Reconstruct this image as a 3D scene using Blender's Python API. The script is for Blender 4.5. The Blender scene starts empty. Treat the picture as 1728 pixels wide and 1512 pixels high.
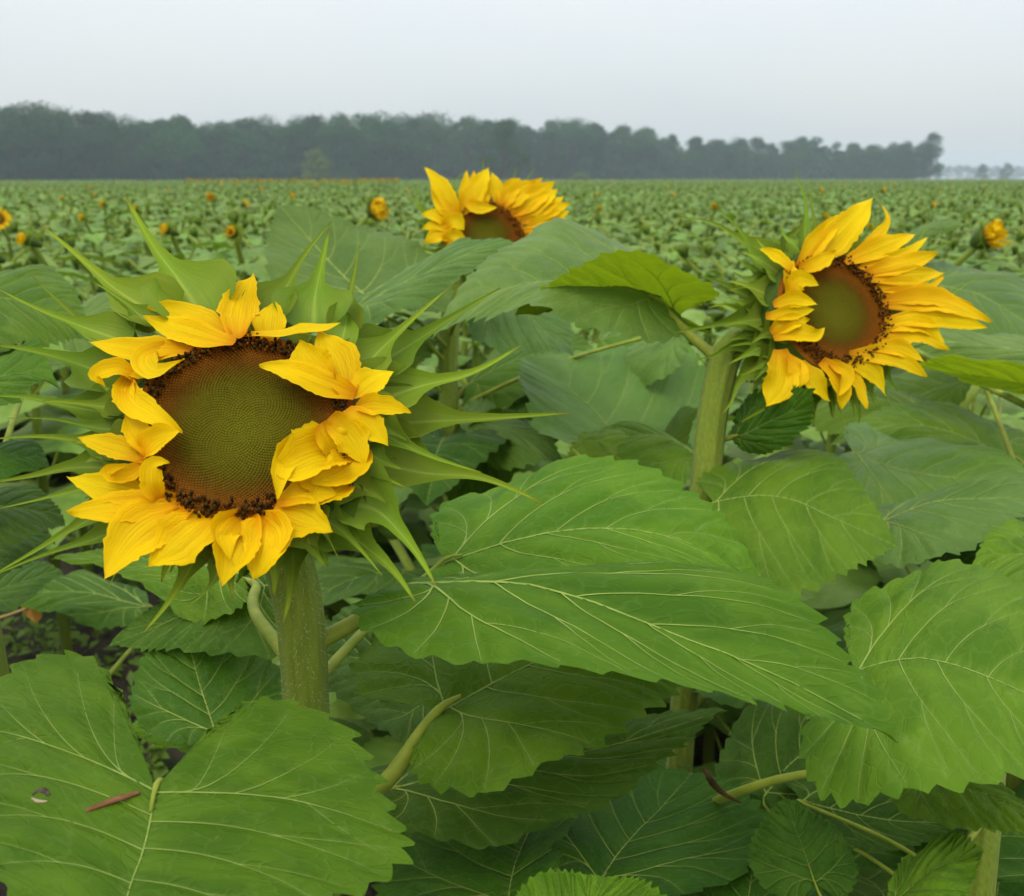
import bpy, math, random
import numpy as np
from mathutils import Vector, Matrix

random.seed(7)
RNG = np.random.default_rng(7)
S = bpy.context.scene
COL = S.collection

# ------------------------------------------------------------------ camera
CAM_H = 1.5
F_PX = 1660.0                       # focal length in photo pixels (1728 wide)
PITCH = math.atan((756 - 300) / F_PX)
cam_d = bpy.data.cameras.new('camera'); cam = bpy.data.objects.new('camera', cam_d); COL.objects.link(cam)
cam.location = (0, 0, CAM_H); cam.rotation_euler = (math.radians(90) - PITCH, 0, 0)
cam_d.sensor_width = 36; cam_d.lens = 36 * F_PX / 1728; cam_d.clip_start = 0.02; cam_d.clip_end = 6000
S.camera = cam
cam_d.dof.use_dof = True; cam_d.dof.focus_distance = 0.66; cam_d.dof.aperture_fstop = 12.5

# ------------------------------------------------------------------ overcast sky
SUN_EL, SUN_AZ = math.radians(55), math.radians(200)
w = bpy.data.worlds.new('World'); S.world = w; w.use_nodes = True
nt = w.node_tree; nt.nodes.clear()
def N(t, typ, **kw):
    n = t.nodes.new(typ)
    for k, v in kw.items(): setattr(n, k, v)
    return n
out = N(nt, 'ShaderNodeOutputWorld'); add = N(nt, 'ShaderNodeAddShader')
bg1 = N(nt, 'ShaderNodeBackground'); bg2 = N(nt, 'ShaderNodeBackground')
sky = N(nt, 'ShaderNodeTexSky', sky_type='NISHITA'); sky.sun_disc = False
sky.sun_elevation = SUN_EL; sky.sun_rotation = SUN_AZ; sky.air_density = 1.0; sky.dust_density = 6.0
nt.links.new(sky.outputs[0], bg1.inputs[0]); bg1.inputs[1].default_value = 0.04
# cloud layer: the standard overcast luminance (1 + 2 sin h) / 3 of a closed cloud deck
tc = N(nt, 'ShaderNodeTexCoord'); sep = N(nt, 'ShaderNodeSeparateXYZ')
nt.links.new(tc.outputs['Generated'], sep.inputs[0])
mr = N(nt, 'ShaderNodeMapRange'); mr.inputs[1].default_value = 0; mr.inputs[2].default_value = 1
mr.inputs[3].default_value = 0.68; mr.inputs[4].default_value = 1.75
nt.links.new(sep.outputs[2], mr.inputs[0])
mp = N(nt, 'ShaderNodeMapping'); mp.inputs['Scale'].default_value = (1, 1, 3.2)
nz = N(nt, 'ShaderNodeTexNoise'); nz.inputs['Scale'].default_value = 2.2; nz.inputs['Detail'].default_value = 3
nt.links.new(tc.outputs['Generated'], mp.inputs[0]); nt.links.new(mp.outputs[0], nz.inputs[0])
cr = N(nt, 'ShaderNodeValToRGB'); cr.color_ramp.elements[0].position = .35; cr.color_ramp.elements[1].position = .7
cr.color_ramp.elements[0].color = (0.885, 0.945, 0.972, 1); cr.color_ramp.elements[1].color = (0.965, 0.985, 0.985, 1)
nt.links.new(nz.outputs[0], cr.inputs[0]); nt.links.new(cr.outputs[0], bg2.inputs[0])
nt.links.new(mr.outputs[0], bg2.inputs[1])
nt.links.new(bg1.outputs[0], add.inputs[0]); nt.links.new(bg2.outputs[0], add.inputs[1]); nt.links.new(add.outputs[0], out.inputs[0])

sd = bpy.data.lights.new('sun', 'SUN'); sun = bpy.data.objects.new('sun', sd); COL.objects.link(sun)
sd.energy = 1.0; sd.angle = math.radians(30); sd.color = (1.0, 0.97, 0.92)
sdir = Vector((math.sin(SUN_AZ) * math.cos(SUN_EL), math.cos(SUN_AZ) * math.cos(SUN_EL), math.sin(SUN_EL)))
sun.rotation_euler = sdir.to_track_quat('Z', 'Y').to_euler(); sun.location = (0, 0, 50)

S.view_settings.view_transform = 'Standard'; S.view_settings.look = 'None'
S.view_settings.exposure = 0.0; S.view_settings.gamma = 1.0; S.view_settings.use_curve_mapping = False
S.render.engine = 'CYCLES'
S.cycles.adaptive_threshold = .02; S.cycles.max_bounces = 5; S.cycles.diffuse_bounces = 3; S.cycles.glossy_bounces = 2
S.cycles.transmission_bounces = 4; S.cycles.volume_bounces = 1; S.cycles.transparent_max_bounces = 4
S.cycles.use_denoising = True

# ------------------------------------------------------------------ geometry helpers
CAMP = np.array([0, 0, CAM_H])
CF = np.array([0, math.cos(PITCH), -math.sin(PITCH)]); CU = np.array([0, math.sin(PITCH), math.cos(PITCH)]); CR = np.array([1., 0, 0])
def ray(px, py): return CR * ((px - 864) / F_PX) + CU * (-(py - 756) / F_PX) + CF
def P(px, py, d): return CAMP + d * ray(px, py)
def nrm(v): v = np.asarray(v, float); return v / (np.linalg.norm(v, axis=-1, keepdims=True) + 1e-12)
def catmull(pts, t):
    """Catmull-Rom through pts (chord-length parameter), t array; runs on straight outside 0..1"""
    pts = np.asarray(pts, float); n = len(pts); t = np.atleast_1d(np.asarray(t, float))
    d = np.r_[0, np.cumsum(np.linalg.norm(np.diff(pts, axis=0), axis=1))]; d = d / d[-1]
    if n == 2: return pts[0] + t[:, None] * (pts[1] - pts[0])
    h = np.maximum(np.diff(d), 1e-9)[:, None]; sl = np.diff(pts, axis=0) / h; mt = np.empty_like(pts)
    mt[1:-1] = (sl[:-1] * h[1:] + sl[1:] * h[:-1]) / (h[1:] + h[:-1]); mt[0] = 1.5 * sl[0] - .5 * mt[1]; mt[-1] = 1.5 * sl[-1] - .5 * mt[-2]
    tt = np.clip(t, 0, 1); k = np.clip(np.searchsorted(d, tt, 'right') - 1, 0, n - 2)
    hk = h[k]; u = (tt - d[k])[:, None] / hk
    r = (2 * u**3 - 3 * u**2 + 1) * pts[k] + (u**3 - 2 * u**2 + u) * hk * mt[k] + (3 * u**2 - 2 * u**3) * pts[k + 1] + (u**3 - u**2) * hk * mt[k + 1]
    L = np.linalg.norm(np.diff(pts, axis=0), axis=1).sum()
    lo = t < 0
    if lo.any(): r[lo] = pts[0] + t[lo, None] * L * nrm(pts[1] - pts[0])
    return r

class Geo:
    """collects verts / faces / attributes of one mesh"""
    def __init__(s): s.v, s.f, s.uv, s.a, s.m, s.n = [], [], [], [], [], 0
    def add(s, v, f, uv=None, a=None, m=0):
        v = np.asarray(v, float).reshape(-1, 3)
        s.f += [tuple(int(i) + s.n for i in q) for q in f]; s.m += [m] * len(f)
        s.v.append(v); s.n += len(v)
        s.uv.append(np.zeros((len(v), 2)) if uv is None else np.asarray(uv, float))
        s.a.append(np.zeros(len(v)) if a is None else np.broadcast_to(np.asarray(a, float), (len(v),)))
        return s
    def mesh(s, name, mats, origin=(0, 0, 0), smooth=True):
        me = bpy.data.meshes.new(name)
        v = np.vstack(s.v) - np.asarray(origin); me.from_pydata(v.tolist(), [], s.f)
        uv = np.vstack(s.uv); a = np.concatenate(s.a)
        if np.any(uv):
            lay = me.uv_layers.new(name='UVMap'); li = np.empty(len(me.loops), np.int32); me.loops.foreach_get('vertex_index', li)
            lay.data.foreach_set('uv', uv[li].astype(np.float32).ravel())
        at = me.attributes.new('val', 'FLOAT', 'POINT'); at.data.foreach_set('value', a.astype(np.float32))
        for m in (mats if isinstance(mats, (list, tuple)) else [mats]): me.materials.append(m)
        if any(s.m): me.polygons.foreach_set('material_index', np.array(s.m, np.int32))
        if smooth: me.polygons.foreach_set('use_smooth', np.ones(len(me.polygons), bool))
        me.update(); return me
def link(name, data, parent=None):
    o = bpy.data.objects.new(name, data); COL.objects.link(o)
    if parent is not None: o.parent = parent
    return o
def tag(o, label=None, cat=None, group=None, kind=None):
    if label: o['label'] = label
    if cat: o['category'] = cat
    if group: o['group'] = group
    if kind: o['kind'] = kind
    return o
def empty(name, loc):
    o = link(name, None); o.location = tuple(loc); o.empty_display_size = .05; return o
def grid_faces(nr, nc, wrap=False):
    f = []
    for i in range(nr - 1):
        for j in range(nc if wrap else nc - 1):
            k = (j + 1) % nc
            f.append((i * nc + j, i * nc + k, (i + 1) * nc + k, (i + 1) * nc + j))
    return f
def frames(p):
    T = nrm(np.gradient(p, axis=0)); up = np.array([0.3, 0.9, .2]) if abs(T[0][2]) > .8 else np.array([0, 0, 1.])
    Nn = np.zeros_like(p); n0 = nrm(np.cross(T[0], up))
    for i in range(len(p)):
        n0 = nrm(n0 - T[i] * np.dot(n0, T[i])); Nn[i] = n0
    return T, Nn, np.cross(T, Nn)
def tube(g, pts, r, nl=14, nc=8, ridge=0.0, nridge=9, bump=0.0, m=0, val=0.0):
    t = np.linspace(0, 1, nl); p = catmull(pts, t); T, A, B = frames(p)
    r = np.interp(t, np.linspace(0, 1, len(r)), r) if np.ndim(r) else np.full(nl, r)
    th = np.linspace(0, 2 * np.pi, nc, endpoint=False)
    rr = r[:, None] * (1 + ridge * np.cos(th * nridge)[None] + bump * RNG.normal(size=(nl, nc)))
    v = p[:, None] + rr[..., None] * (np.cos(th)[None, :, None] * A[:, None] + np.sin(th)[None, :, None] * B[:, None])
    uv = np.stack(np.meshgrid(np.linspace(0, 1, nc), t), -1).reshape(-1, 2)
    base = g.n; g.add(v.reshape(-1, 3), grid_faces(nl, nc, True), uv, np.full(nl * nc, val), m)
    g.f.append(tuple(base + (nl - 1) * nc + j for j in range(nc))); g.m.append(m)
    return p
def hairs(g, pts, r, n, ln=.0036, rng=RNG, t0=0.):
    t = rng.uniform(t0, 1, n); q = np.argsort(t); t = t[q]
    p = catmull(pts, np.clip(t, 0.001, .999)); p2 = catmull(pts, np.clip(t + .004, 0.002, 1)); T = nrm(p2 - p + 1e-9)
    d = nrm(np.cross(T, rng.normal(size=(n, 3)))); s = nrm(np.cross(T, d))
    rr = np.interp(t, np.linspace(0, 1, len(r)), r) if np.ndim(r) else np.full(n, r)
    a = p + d * (rr * .97)[:, None]; L = (ln * rng.uniform(.5, 1.3, n))[:, None]
    tip = a + nrm(d + .45 * rng.normal(size=(n, 3))) * L
    hw = .0002
    v = np.stack([a - s * hw, a + s * hw, tip], 1).reshape(-1, 3)
    g.add(v, [(3 * i, 3 * i + 1, 3 * i + 2) for i in range(n)])

# ------------------------------------------------------------------ materials
def new_mat(name):
    m = bpy.data.materials.new(name); m.use_nodes = True; t = m.node_tree; t.nodes.clear()
    o = N(t, 'ShaderNodeOutputMaterial'); return m, t, o
def rgb(t, fac, c0, c1, p0=0., p1=1.):
    r = N(t, 'ShaderNodeValToRGB'); r.color_ramp.elements[0].position = p0; r.color_ramp.elements[1].position = p1
    r.color_ramp.elements[0].color = (*c0, 1); r.color_ramp.elements[1].color = (*c1, 1)
    if fac is not None: t.links.new(fac, r.inputs[0])
    return r
def mix(t, fac, a, b, blend='MIX'):
    m = N(t, 'ShaderNodeMix', data_type='RGBA', blend_type=blend)
    for i, x in ((0, fac), (6, a), (7, b)):
        if isinstance(x, (int, float)): m.inputs[i].default_value = x
        elif isinstance(x, tuple): m.inputs[i].default_value = (*x, 1)
        else: t.links.new(x, m.inputs[i])
    return m.outputs[2]
def noise(t, vec, scale, detail=3, dist=0.):
    n = N(t, 'ShaderNodeTexNoise'); n.inputs['Scale'].default_value = scale; n.inputs['Detail'].default_value = detail
    n.inputs['Distortion'].default_value = dist
    if vec is not None: t.links.new(vec, n.inputs['Vector'])
    return n.outputs[0]
def vary(t, col, amt_v=.25, amt_h=.03):
    oi = N(t, 'ShaderNodeObjectInfo'); h = N(t, 'ShaderNodeHueSaturation')
    a = N(t, 'ShaderNodeMapRange'); a.inputs[3].default_value = .5 - amt_h; a.inputs[4].default_value = .5 + amt_h
    b = N(t, 'ShaderNodeMapRange'); b.inputs[3].default_value = 1 - amt_v; b.inputs[4].default_value = 1 + amt_v
    wn = N(t, 'ShaderNodeTexWhiteNoise', noise_dimensions='1D'); t.links.new(oi.outputs['Random'], wn.inputs['W'])
    t.links.new(oi.outputs['Random'], a.inputs[0]); t.links.new(wn.outputs[0], b.inputs[0])
    t.links.new(a.outputs[0], h.inputs['Hue']); t.links.new(b.outputs[0], h.inputs['Value']); t.links.new(col, h.inputs['Color'])
    return h.outputs[0]
def thin(t, o, col, tcol, tfac=.3, rough=.5, spec=.5, normal=None, sheen=0.):
    p = N(t, 'ShaderNodeBsdfPrincipled'); p.inputs['Roughness'].default_value = rough; p.inputs['Specular IOR Level'].default_value = spec
    tr = N(t, 'ShaderNodeBsdfTranslucent'); m = N(t, 'ShaderNodeMixShader'); m.inputs[0].default_value = tfac
    t.links.new(col, p.inputs['Base Color']); t.links.new(tcol, tr.inputs[0])
    if sheen: p.inputs['Sheen Weight'].default_value = sheen; p.inputs['Sheen Roughness'].default_value = .4
    if normal is not None: t.links.new(normal, p.inputs['Normal']); t.links.new(normal, tr.inputs['Normal'])
    t.links.new(p.outputs[0], m.inputs[1]); t.links.new(tr.outputs[0], m.inputs[2]); t.links.new(m.outputs[0], o.inputs[0])
def bump(t, h, strength, dist=.001):
    b = N(t, 'ShaderNodeBump'); b.inputs['Strength'].default_value = strength; b.inputs['Distance'].default_value = dist
    t.links.new(h, b.inputs['Height']); return b.outputs[0]

def leaf_material(name, c0, c1, tc0, rough=.55, tfac=.2, fine=True, spec=.16, sheen=0.):
    m, t, o = new_mat(name)
    uv = N(t, 'ShaderNodeUVMap'); at = N(t, 'ShaderNodeAttribute', attribute_name='val')
    n1 = noise(t, uv.outputs[0], 4.5, 5, .6)
    col = rgb(t, n1, c0, c1, .36, .64).outputs[0]
    veinc = tuple(min(1, .55 * a + .45 * b) for a, b in zip(c1, (.27, .40, .10)))
    nor = None
    if fine:
        vo = N(t, 'ShaderNodeTexVoronoi', feature='DISTANCE_TO_EDGE'); vo.inputs['Scale'].default_value = 17
        wv = N(t, 'ShaderNodeVectorMath', operation='ADD'); nn = N(t, 'ShaderNodeTexNoise'); nn.inputs['Scale'].default_value = 9
        t.links.new(uv.outputs[0], nn.inputs['Vector']); sc = N(t, 'ShaderNodeVectorMath', operation='SCALE'); sc.inputs['Scale'].default_value = .12
        t.links.new(nn.outputs['Color'], sc.inputs[0]); t.links.new(uv.outputs[0], wv.inputs[0]); t.links.new(sc.outputs[0], wv.inputs[1])
        t.links.new(wv.outputs[0], vo.inputs['Vector'])
        net = rgb(t, vo.outputs[0], (1, 1, 1), (0, 0, 0), 0, .09).outputs[0]
        sc2 = N(t, 'ShaderNodeMath', operation='MULTIPLY'); sc2.inputs[1].default_value = .16; t.links.new(net, sc2.inputs[0])
        col = mix(t, sc2.outputs[0], col, veinc)
        # fine speckle of dust, hairs and small blemishes
        n3 = noise(t, uv.outputs[0], 60, 2); sp = rgb(t, n3, (0, 0, 0), (1, 1, 1), .66, .78).outputs[0]
        s3 = N(t, 'ShaderNodeMath', operation='MULTIPLY'); s3.inputs[1].default_value = .12; t.links.new(sp, s3.inputs[0])
        col = mix(t, s3.outputs[0], col, (.22, .30, .12))
        vs = N(t, 'ShaderNodeTexVoronoi'); vs.inputs['Scale'].default_value = 11; t.links.new(wv.outputs[0], vs.inputs['Vector']); sx = N(t, 'ShaderNodeSeparateColor'); t.links.new(vs.outputs['Color'], sx.inputs[0])
        md_ = rgb(t, vs.outputs['Distance'], (1, 1, 1), (0, 0, 0), .03, .09).outputs[0]; pk = rgb(t, sx.outputs[0], (0, 0, 0), (1, 1, 1), .84, .86).outputs[0]
        s4 = N(t, 'ShaderNodeMath', operation='MULTIPLY'); t.links.new(md_, s4.inputs[0]); t.links.new(pk, s4.inputs[1]); s5 = N(t, 'ShaderNodeMath', operation='MULTIPLY'); s5.inputs[1].default_value = .55; t.links.new(s4.outputs[0], s5.inputs[0])
        col = mix(t, s5.outputs[0], col, (.20, .17, .045))
        hh = N(t, 'ShaderNodeMath', operation='ADD'); n2 = noise(t, uv.outputs[0], 26, 4)
        inv = N(t, 'ShaderNodeMath', operation='MULTIPLY'); inv.inputs[1].default_value = -.5; t.links.new(net, inv.inputs[0])
        t.links.new(inv.outputs[0], hh.inputs[0]); t.links.new(n2, hh.inputs[1]); nor = bump(t, hh.outputs[0], .5, .0016)
    col = mix(t, at.outputs['Fac'], col, veinc)
    col = vary(t, col, .2, .012)
    tcol = mix(t, n1, tc0, tuple(x * 1.15 for x in tc0))
    tcol = vary(t, tcol, .15, .012)
    thin(t, o, col, tcol, tfac, rough, spec, nor, sheen)
    return m
M = {}
M['leaf'] = leaf_material('leaf_green', (.060, .134, .004), (.104, .192, .008), (.22, .35, .004), spec=.11)
M['leaf_low'] = leaf_material('leaf_old_shaded_green', (.030, .086, .004), (.050, .118, .007), (.14, .25, .004), spec=.12)  # old lower leaves, base colour darkened further for shade under the canopy
M['leaf_pale'] = leaf_material('leaf_downy_green', (.072, .148, .012), (.110, .198, .026), (.20, .33, .012), spec=.25, sheen=.03)
M['leaf_young'] = leaf_material('leaf_young_green', (.075, .155, .005), (.110, .205, .010), (.29, .40, .008), tfac=.42)
M['leaf_far'] = leaf_material('leaf_field_green', (.110, .202, .020), (.176, .278, .044), (.22, .36, .015), rough=.55, fine=False, spec=.25, sheen=.04)  # field leaves made paler: grazing sky reflection put into the base colour
def simple(name, c0, c1, scale=40, rough=.6, tfac=0., tc=None, bstr=0., spec=.15, vv=.1, coord='Object', sheen=0.):
    m, t, o = new_mat(name); tcn = N(t, 'ShaderNodeTexCoord'); n1 = noise(t, tcn.outputs[coord], scale, 4)
    col = vary(t, rgb(t, n1, c0, c1, .35, .65).outputs[0], vv, .006)
    nor = bump(t, n1, bstr, .001) if bstr else None
    if tfac:
        tcol = N(t, 'ShaderNodeRGB'); tcol.outputs[0].default_value = (*tc, 1); thin(t, o, col, tcol.outputs[0], tfac, rough, spec, nor, sheen)
    else:
        p = N(t, 'ShaderNodeBsdfPrincipled'); p.inputs['Roughness'].default_value = rough; p.inputs['Specular IOR Level'].default_value = spec
        if sheen: p.inputs['Sheen Weight'].default_value = sheen
        t.links.new(col, p.inputs['Base Color'])
        if nor is not None: t.links.new(nor, p.inputs['Normal'])
        t.links.new(p.outputs[0], o.inputs[0])
    return m
M['vein'] = simple('vein_pale_green', (.20, .285, .045), (.28, .37, .075), 60, .55, .2, (.25, .35, .04))
M['petiole'] = simple('petiole_yellow_green', (.17, .22, .018), (.26, .30, .03), 50, .5, bstr=.3, sheen=.05)
M['stem'] = simple('stem_hairy_green', (.085, .140, .012), (.165, .215, .026), 150, .6, bstr=.8, sheen=.12)
def stem_material():
    m, t, o = new_mat('stem_streaked_green'); tcn = N(t, 'ShaderNodeTexCoord'); mp = N(t, 'ShaderNodeMapping'); mp.inputs['Scale'].default_value = (1, 1, .07); t.links.new(tcn.outputs['Object'], mp.inputs[0])
    n1 = noise(t, mp.outputs[0], 420, 3); n2 = noise(t, tcn.outputs['Object'], 900, 2); n3 = noise(t, tcn.outputs['Object'], 30, 3)
    c = rgb(t, n1, (.10, .165, .010), (.24, .30, .026), .3, .7).outputs[0]; c = mix(t, .35, c, mix(t, n2, (.07, .12, .008), (.25, .30, .03))); c = mix(t, .25, c, mix(t, n3, (.12, .18, .012), (.2, .25, .03)))
    p = N(t, 'ShaderNodeBsdfPrincipled'); p.inputs['Roughness'].default_value = .6; p.inputs['Specular IOR Level'].default_value = .15; p.inputs['Sheen Weight'].default_value = .1
    t.links.new(c, p.inputs['Base Color']); hh = N(t, 'ShaderNodeMath', operation='ADD'); t.links.new(n1, hh.inputs[0]); t.links.new(n2, hh.inputs[1]); t.links.new(bump(t, hh.outputs[0], .7, .0012), p.inputs['Normal']); t.links.new(p.outputs[0], o.inputs[0]); return m
M['stem'] = stem_material()
M['hair'] = simple('stem_hair', (.45, .5, .22), (.55, .6, .3), 10, .5, .4, (.5, .55, .3))
M['back'] = simple('receptacle_green', (.035, .07, .006), (.06, .105, .010), 60, .6, bstr=.4)
def bract_material():
    m, t, o = new_mat('bract_green'); uv = N(t, 'ShaderNodeUVMap'); sp = N(t, 'ShaderNodeSeparateXYZ'); t.links.new(uv.outputs[0], sp.inputs[0])
    r = rgb(t, sp.outputs[1], (.12, .19, .012), (.20, .11, .02)); e = r.color_ramp.elements
    e[0].position = 0; e[1].position = 1.0
    for pos, c in ((.16, (.22, .285, .028)), (.40, (.19, .285, .018)), (.90, (.29, .39, .02))):
        q = e.new(pos); q.color = (*c, 1)
    mp = N(t, 'ShaderNodeMapping'); mp.inputs['Scale'].default_value = (9, 1.2, 1); t.links.new(uv.outputs[0], mp.inputs[0])
    n1 = noise(t, mp.outputs[0], 3, 4); c = mix(t, n1, r.outputs[0], (.10, .185, .012))
    mm = mix(t, .75, r.outputs[0], c)
    fr = N(t, 'ShaderNodeMath', operation='FRACT'); t.links.new(sp.outputs[0], fr.inputs[0]); ab = N(t, 'ShaderNodeMath', operation='SUBTRACT'); ab.inputs[1].default_value = .5; t.links.new(fr.outputs[0], ab.inputs[0])
    a2 = N(t, 'ShaderNodeMath', operation='ABSOLUTE'); t.links.new(ab.outputs[0], a2.inputs[0]); rib = rgb(t, a2.outputs[0], (1, 1, 1), (0, 0, 0), .0, .05).outputs[0]
    rs = N(t, 'ShaderNodeMath', operation='MULTIPLY'); rs.inputs[1].default_value = .45; t.links.new(rib, rs.inputs[0]); mm = mix(t, rs.outputs[0], mm, (.42, .48, .07)); c = vary(t, mm, .22, .012)
    tr = mix(t, .5, c, (.30, .38, .01)); thin(t, o, c, tr, .25, .55, .15, bump(t, n1, .3, .001))
    return m
M['bract'] = bract_material()
def ray_material():
    m, t, o = new_mat('ray_floret_yellow'); uv = N(t, 'ShaderNodeUVMap'); sp = N(t, 'ShaderNodeSeparateXYZ'); t.links.new(uv.outputs[0], sp.inputs[0])
    r = rgb(t, sp.outputs[1], (.64, .25, .001), (.84, .56, .001)); e = r.color_ramp.elements
    e[0].position = 0.0; e[1].position = .36
    q = e.new(.13); q.color = (.78, .42, .001, 1); q = e.new(1.0); q.color = (.89, .645, .002, 1)
    mp = N(t, 'ShaderNodeMapping'); mp.inputs['Scale'].default_value = (17, .6, 1); t.links.new(uv.outputs[0], mp.inputs[0])
    n1 = noise(t, mp.outputs[0], 2.2, 4, .3); st = rgb(t, n1, (.80, .68, .42), (1, 1, 1), .3, .58).outputs[0]
    c = mix(t, 1.0, r.outputs[0], st, 'MULTIPLY'); c = vary(t, c, .05, .006)
    tr = mix(t, .5, c, (.9, .42, .0)); thin(t, o, c, tr, .3, .6, .1, bump(t, n1, .45, .0015))
    return m
M['ray'] = ray_material()
def disc_material():
    m, t, o = new_mat('disc_florets'); at = N(t, 'ShaderNodeAttribute', attribute_name='val')
    r = rgb(t, at.outputs['Fac'], (.118, .124, .006), (.020, .007, .004)); e = r.color_ramp.elements
    for pos, c in ((.30, (.106, .088, .004)), (.50, (.120, .062, .004)), (.66, (.17, .050, .005)), (.78, (.29, .085, .005)), (.86, (.15, .04, .005)), (.94, (.03, .010, .005))):
        q = e.new(pos); q.color = (*c, 1)
    tcn = N(t, 'ShaderNodeTexCoord'); n1 = noise(t, tcn.outputs['Object'], 260, 2)
    c = mix(t, .12, r.outputs[0], mix(t, n1, (.03, .025, .002), (.30, .26, .02)))
    p = N(t, 'ShaderNodeBsdfPrincipled'); p.inputs['Roughness'].default_value = .75; p.inputs['Specular IOR Level'].default_value = .05
    t.links.new(c, p.inputs['Base Color']); t.links.new(p.outputs[0], o.inputs[0]); return m
M['disc'] = disc_material()
M['dry'] = simple('dry_brown', (.030, .019, .008), (.085, .052, .022), 90, .9, bstr=.5, spec=0.)
M['twig'] = simple('twig_brown', (.12, .05, .02), (.22, .11, .05), 90, .8, bstr=.5)
M['white'] = simple('dropping_white', (.22, .17, .09), (.34, .28, .16), 300, .8)
M['black'] = simple('dropping_dark', (.03, .022, .014), (.09, .065, .04), 300, .7)
M['orange_leaf'] = simple('withered_orange', (.30, .14, .02), (.42, .24, .05), 60, .7, .2, (.5, .2, .02))
M['tan'] = simple('dry_stalk', (.28, .20, .06), (.36, .27, .10), 60, .7)

# ------------------------------------------------------------------ leaf blades
def leaf_template(seed, nq=150, ns=19, lobe=1.0, teeth=21, amp=.035, point=1.0):
    """half outlines, teeth and veins of one blade; x = -1..1 half width, y = 0 petiole .. 1 tip"""
    rng = np.random.default_rng(seed); XY, VD, faces, n0, edges = [], [], [], 0, []
    veins = [(np.stack([rng.normal(0, .006, 9) * np.linspace(0, 1, 9), np.linspace(-.01, .985, 9)], 1), .0085, .0014)]
    lobes2 = lobe if isinstance(lobe, tuple) else (lobe, lobe)
    for side, lobe in zip((1, -1), lobes2):
        j = lambda s=.02: rng.normal(0, s)
        c = np.array([(0.0, 0.0), (.13, -.055 * lobe), (.40, -.13 * lobe), (.72, -.10 * lobe + j()), (.95, .05 + j()), (1.0 + j(), .21), (.93 + j(), .38),
                      (.74 + j(), .56), (.49 + j(), .73), (.23 * point + j(.01), .885), (.0, 1.0)])
        mt = c * (.45, 1); d = np.r_[0, np.cumsum(np.linalg.norm(np.diff(mt, axis=0), axis=1))]; d /= d[-1]
        q = np.linspace(0, 1, nq); E = catmull(c, q)
        # chord parameter of catmull uses unscaled x; good enough
        tg = nrm(np.gradient(E * (.45, 1), axis=0)); nm = np.stack([tg[:, 1], -tg[:, 0]], 1)
        ph = q * teeth + .35 * np.sin(q * 17 + seed); saw = ph % 1.0
        am = amp * (0.55 + .6 * rng.random(teeth + 3))[ph.astype(int) % (teeth + 3)] * np.clip(q * 9 - .6, 0, 1) * np.clip((1 - q) * 6, 0, 1)
        off = nm * ((np.where(saw < .78, saw / .78, (1 - saw) / .22) - .4) * am)[:, None] / (.45, 1)
        ym = np.interp(q, [0, .2, .34, .5, 1], [0, .0, .06, .2, 1.0]); Mq = np.stack([0 * ym, ym], 1)
        s = np.linspace(0, 1, ns) ** .9
        pts = Mq[:, None] + s[None, :, None] * (E - Mq)[:, None] + (s ** 3)[None, :, None] * off[:, None]
        pts = pts.reshape(-1, 2) * (side, 1); XY.append(pts)
        faces += [tuple(n0 + k for k in f) for f in grid_faces(nq, ns)]; n0 += len(pts)
        Eq = lambda a: np.array([np.interp(a, q, E[:, 0]), np.interp(a, q, E[:, 1])])
        def vein(st, qe, w0, w1, bow=.24, reach=.95):
            en = Eq(qe + rng.normal(0, .008)); en = st + (en - st) * reach
            u = np.linspace(0, 1, 11)[:, None]; ctl = np.array([st[0] + .58 * (en[0] - st[0]), st[1] + bow * (en[1] - st[1])])
            v = (1 - u) ** 2 * st + 2 * u * (1 - u) * ctl + u ** 2 * en; veins.append((v * (side, 1), w0, w1)); return v
        b = vein(np.array([0, .015 + j(.006)]), .53, .0074, .0011, .20)
        vein(b[1], .17, .0040, .0009, -.1); vein(b[1], .27, .0046, .0009, .05); vein(b[3], .36, .0038, .0008, .2); vein(b[5], .44, .0030, .0007, .3); vein(b[6], .60, .0022, .0005, .7, .85)
        for y0, qe, ww in ((.17, .635, .0046), (.33, .725, .004), (.50, .81, .0032), (.68, .90, .0022)):
            vv = vein(np.array([0, y0 + j(.015)]), qe, ww, .0007, .2)
            vein(vv[5], qe - .045, ww * .5, .0004, .25, .85)
    XY = np.vstack(XY)
    dist = np.full(len(XY), 9.); sc = np.array([.45, 1])
    for v, w0, w1 in veins:
        u = np.linspace(0, 1, 26); x = np.linspace(0, 1, len(v)); dd = np.stack([np.interp(u, x, v[:, 0]), np.interp(u, x, v[:, 1])], 1) * sc
        k = np.linalg.norm(XY[:, None] * sc - dd[None], axis=2).min(1) / (w0 / .0085) ** .35
        dist = np.minimum(dist, k)
    return dict(xy=XY, f=faces, d=dist, veins=veins, seed=seed)
TPL = [leaf_template(11, lobe=1.0), leaf_template(23, lobe=1.5, teeth=23), leaf_template(37, lobe=.5, teeth=19, point=.8), leaf_template(41, lobe=(4.2, 4.4), teeth=24, amp=.04)]
TPL_MID = [leaf_template(51 + i, 34, 6, lobe=l, teeth=12, amp=.05) for i, l in enumerate((1., .6, 1.4))]
TPL_LOW = [leaf_template(61 + i, 14, 3, lobe=.8, teeth=1, amp=0.) for i in range(2)]

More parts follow.
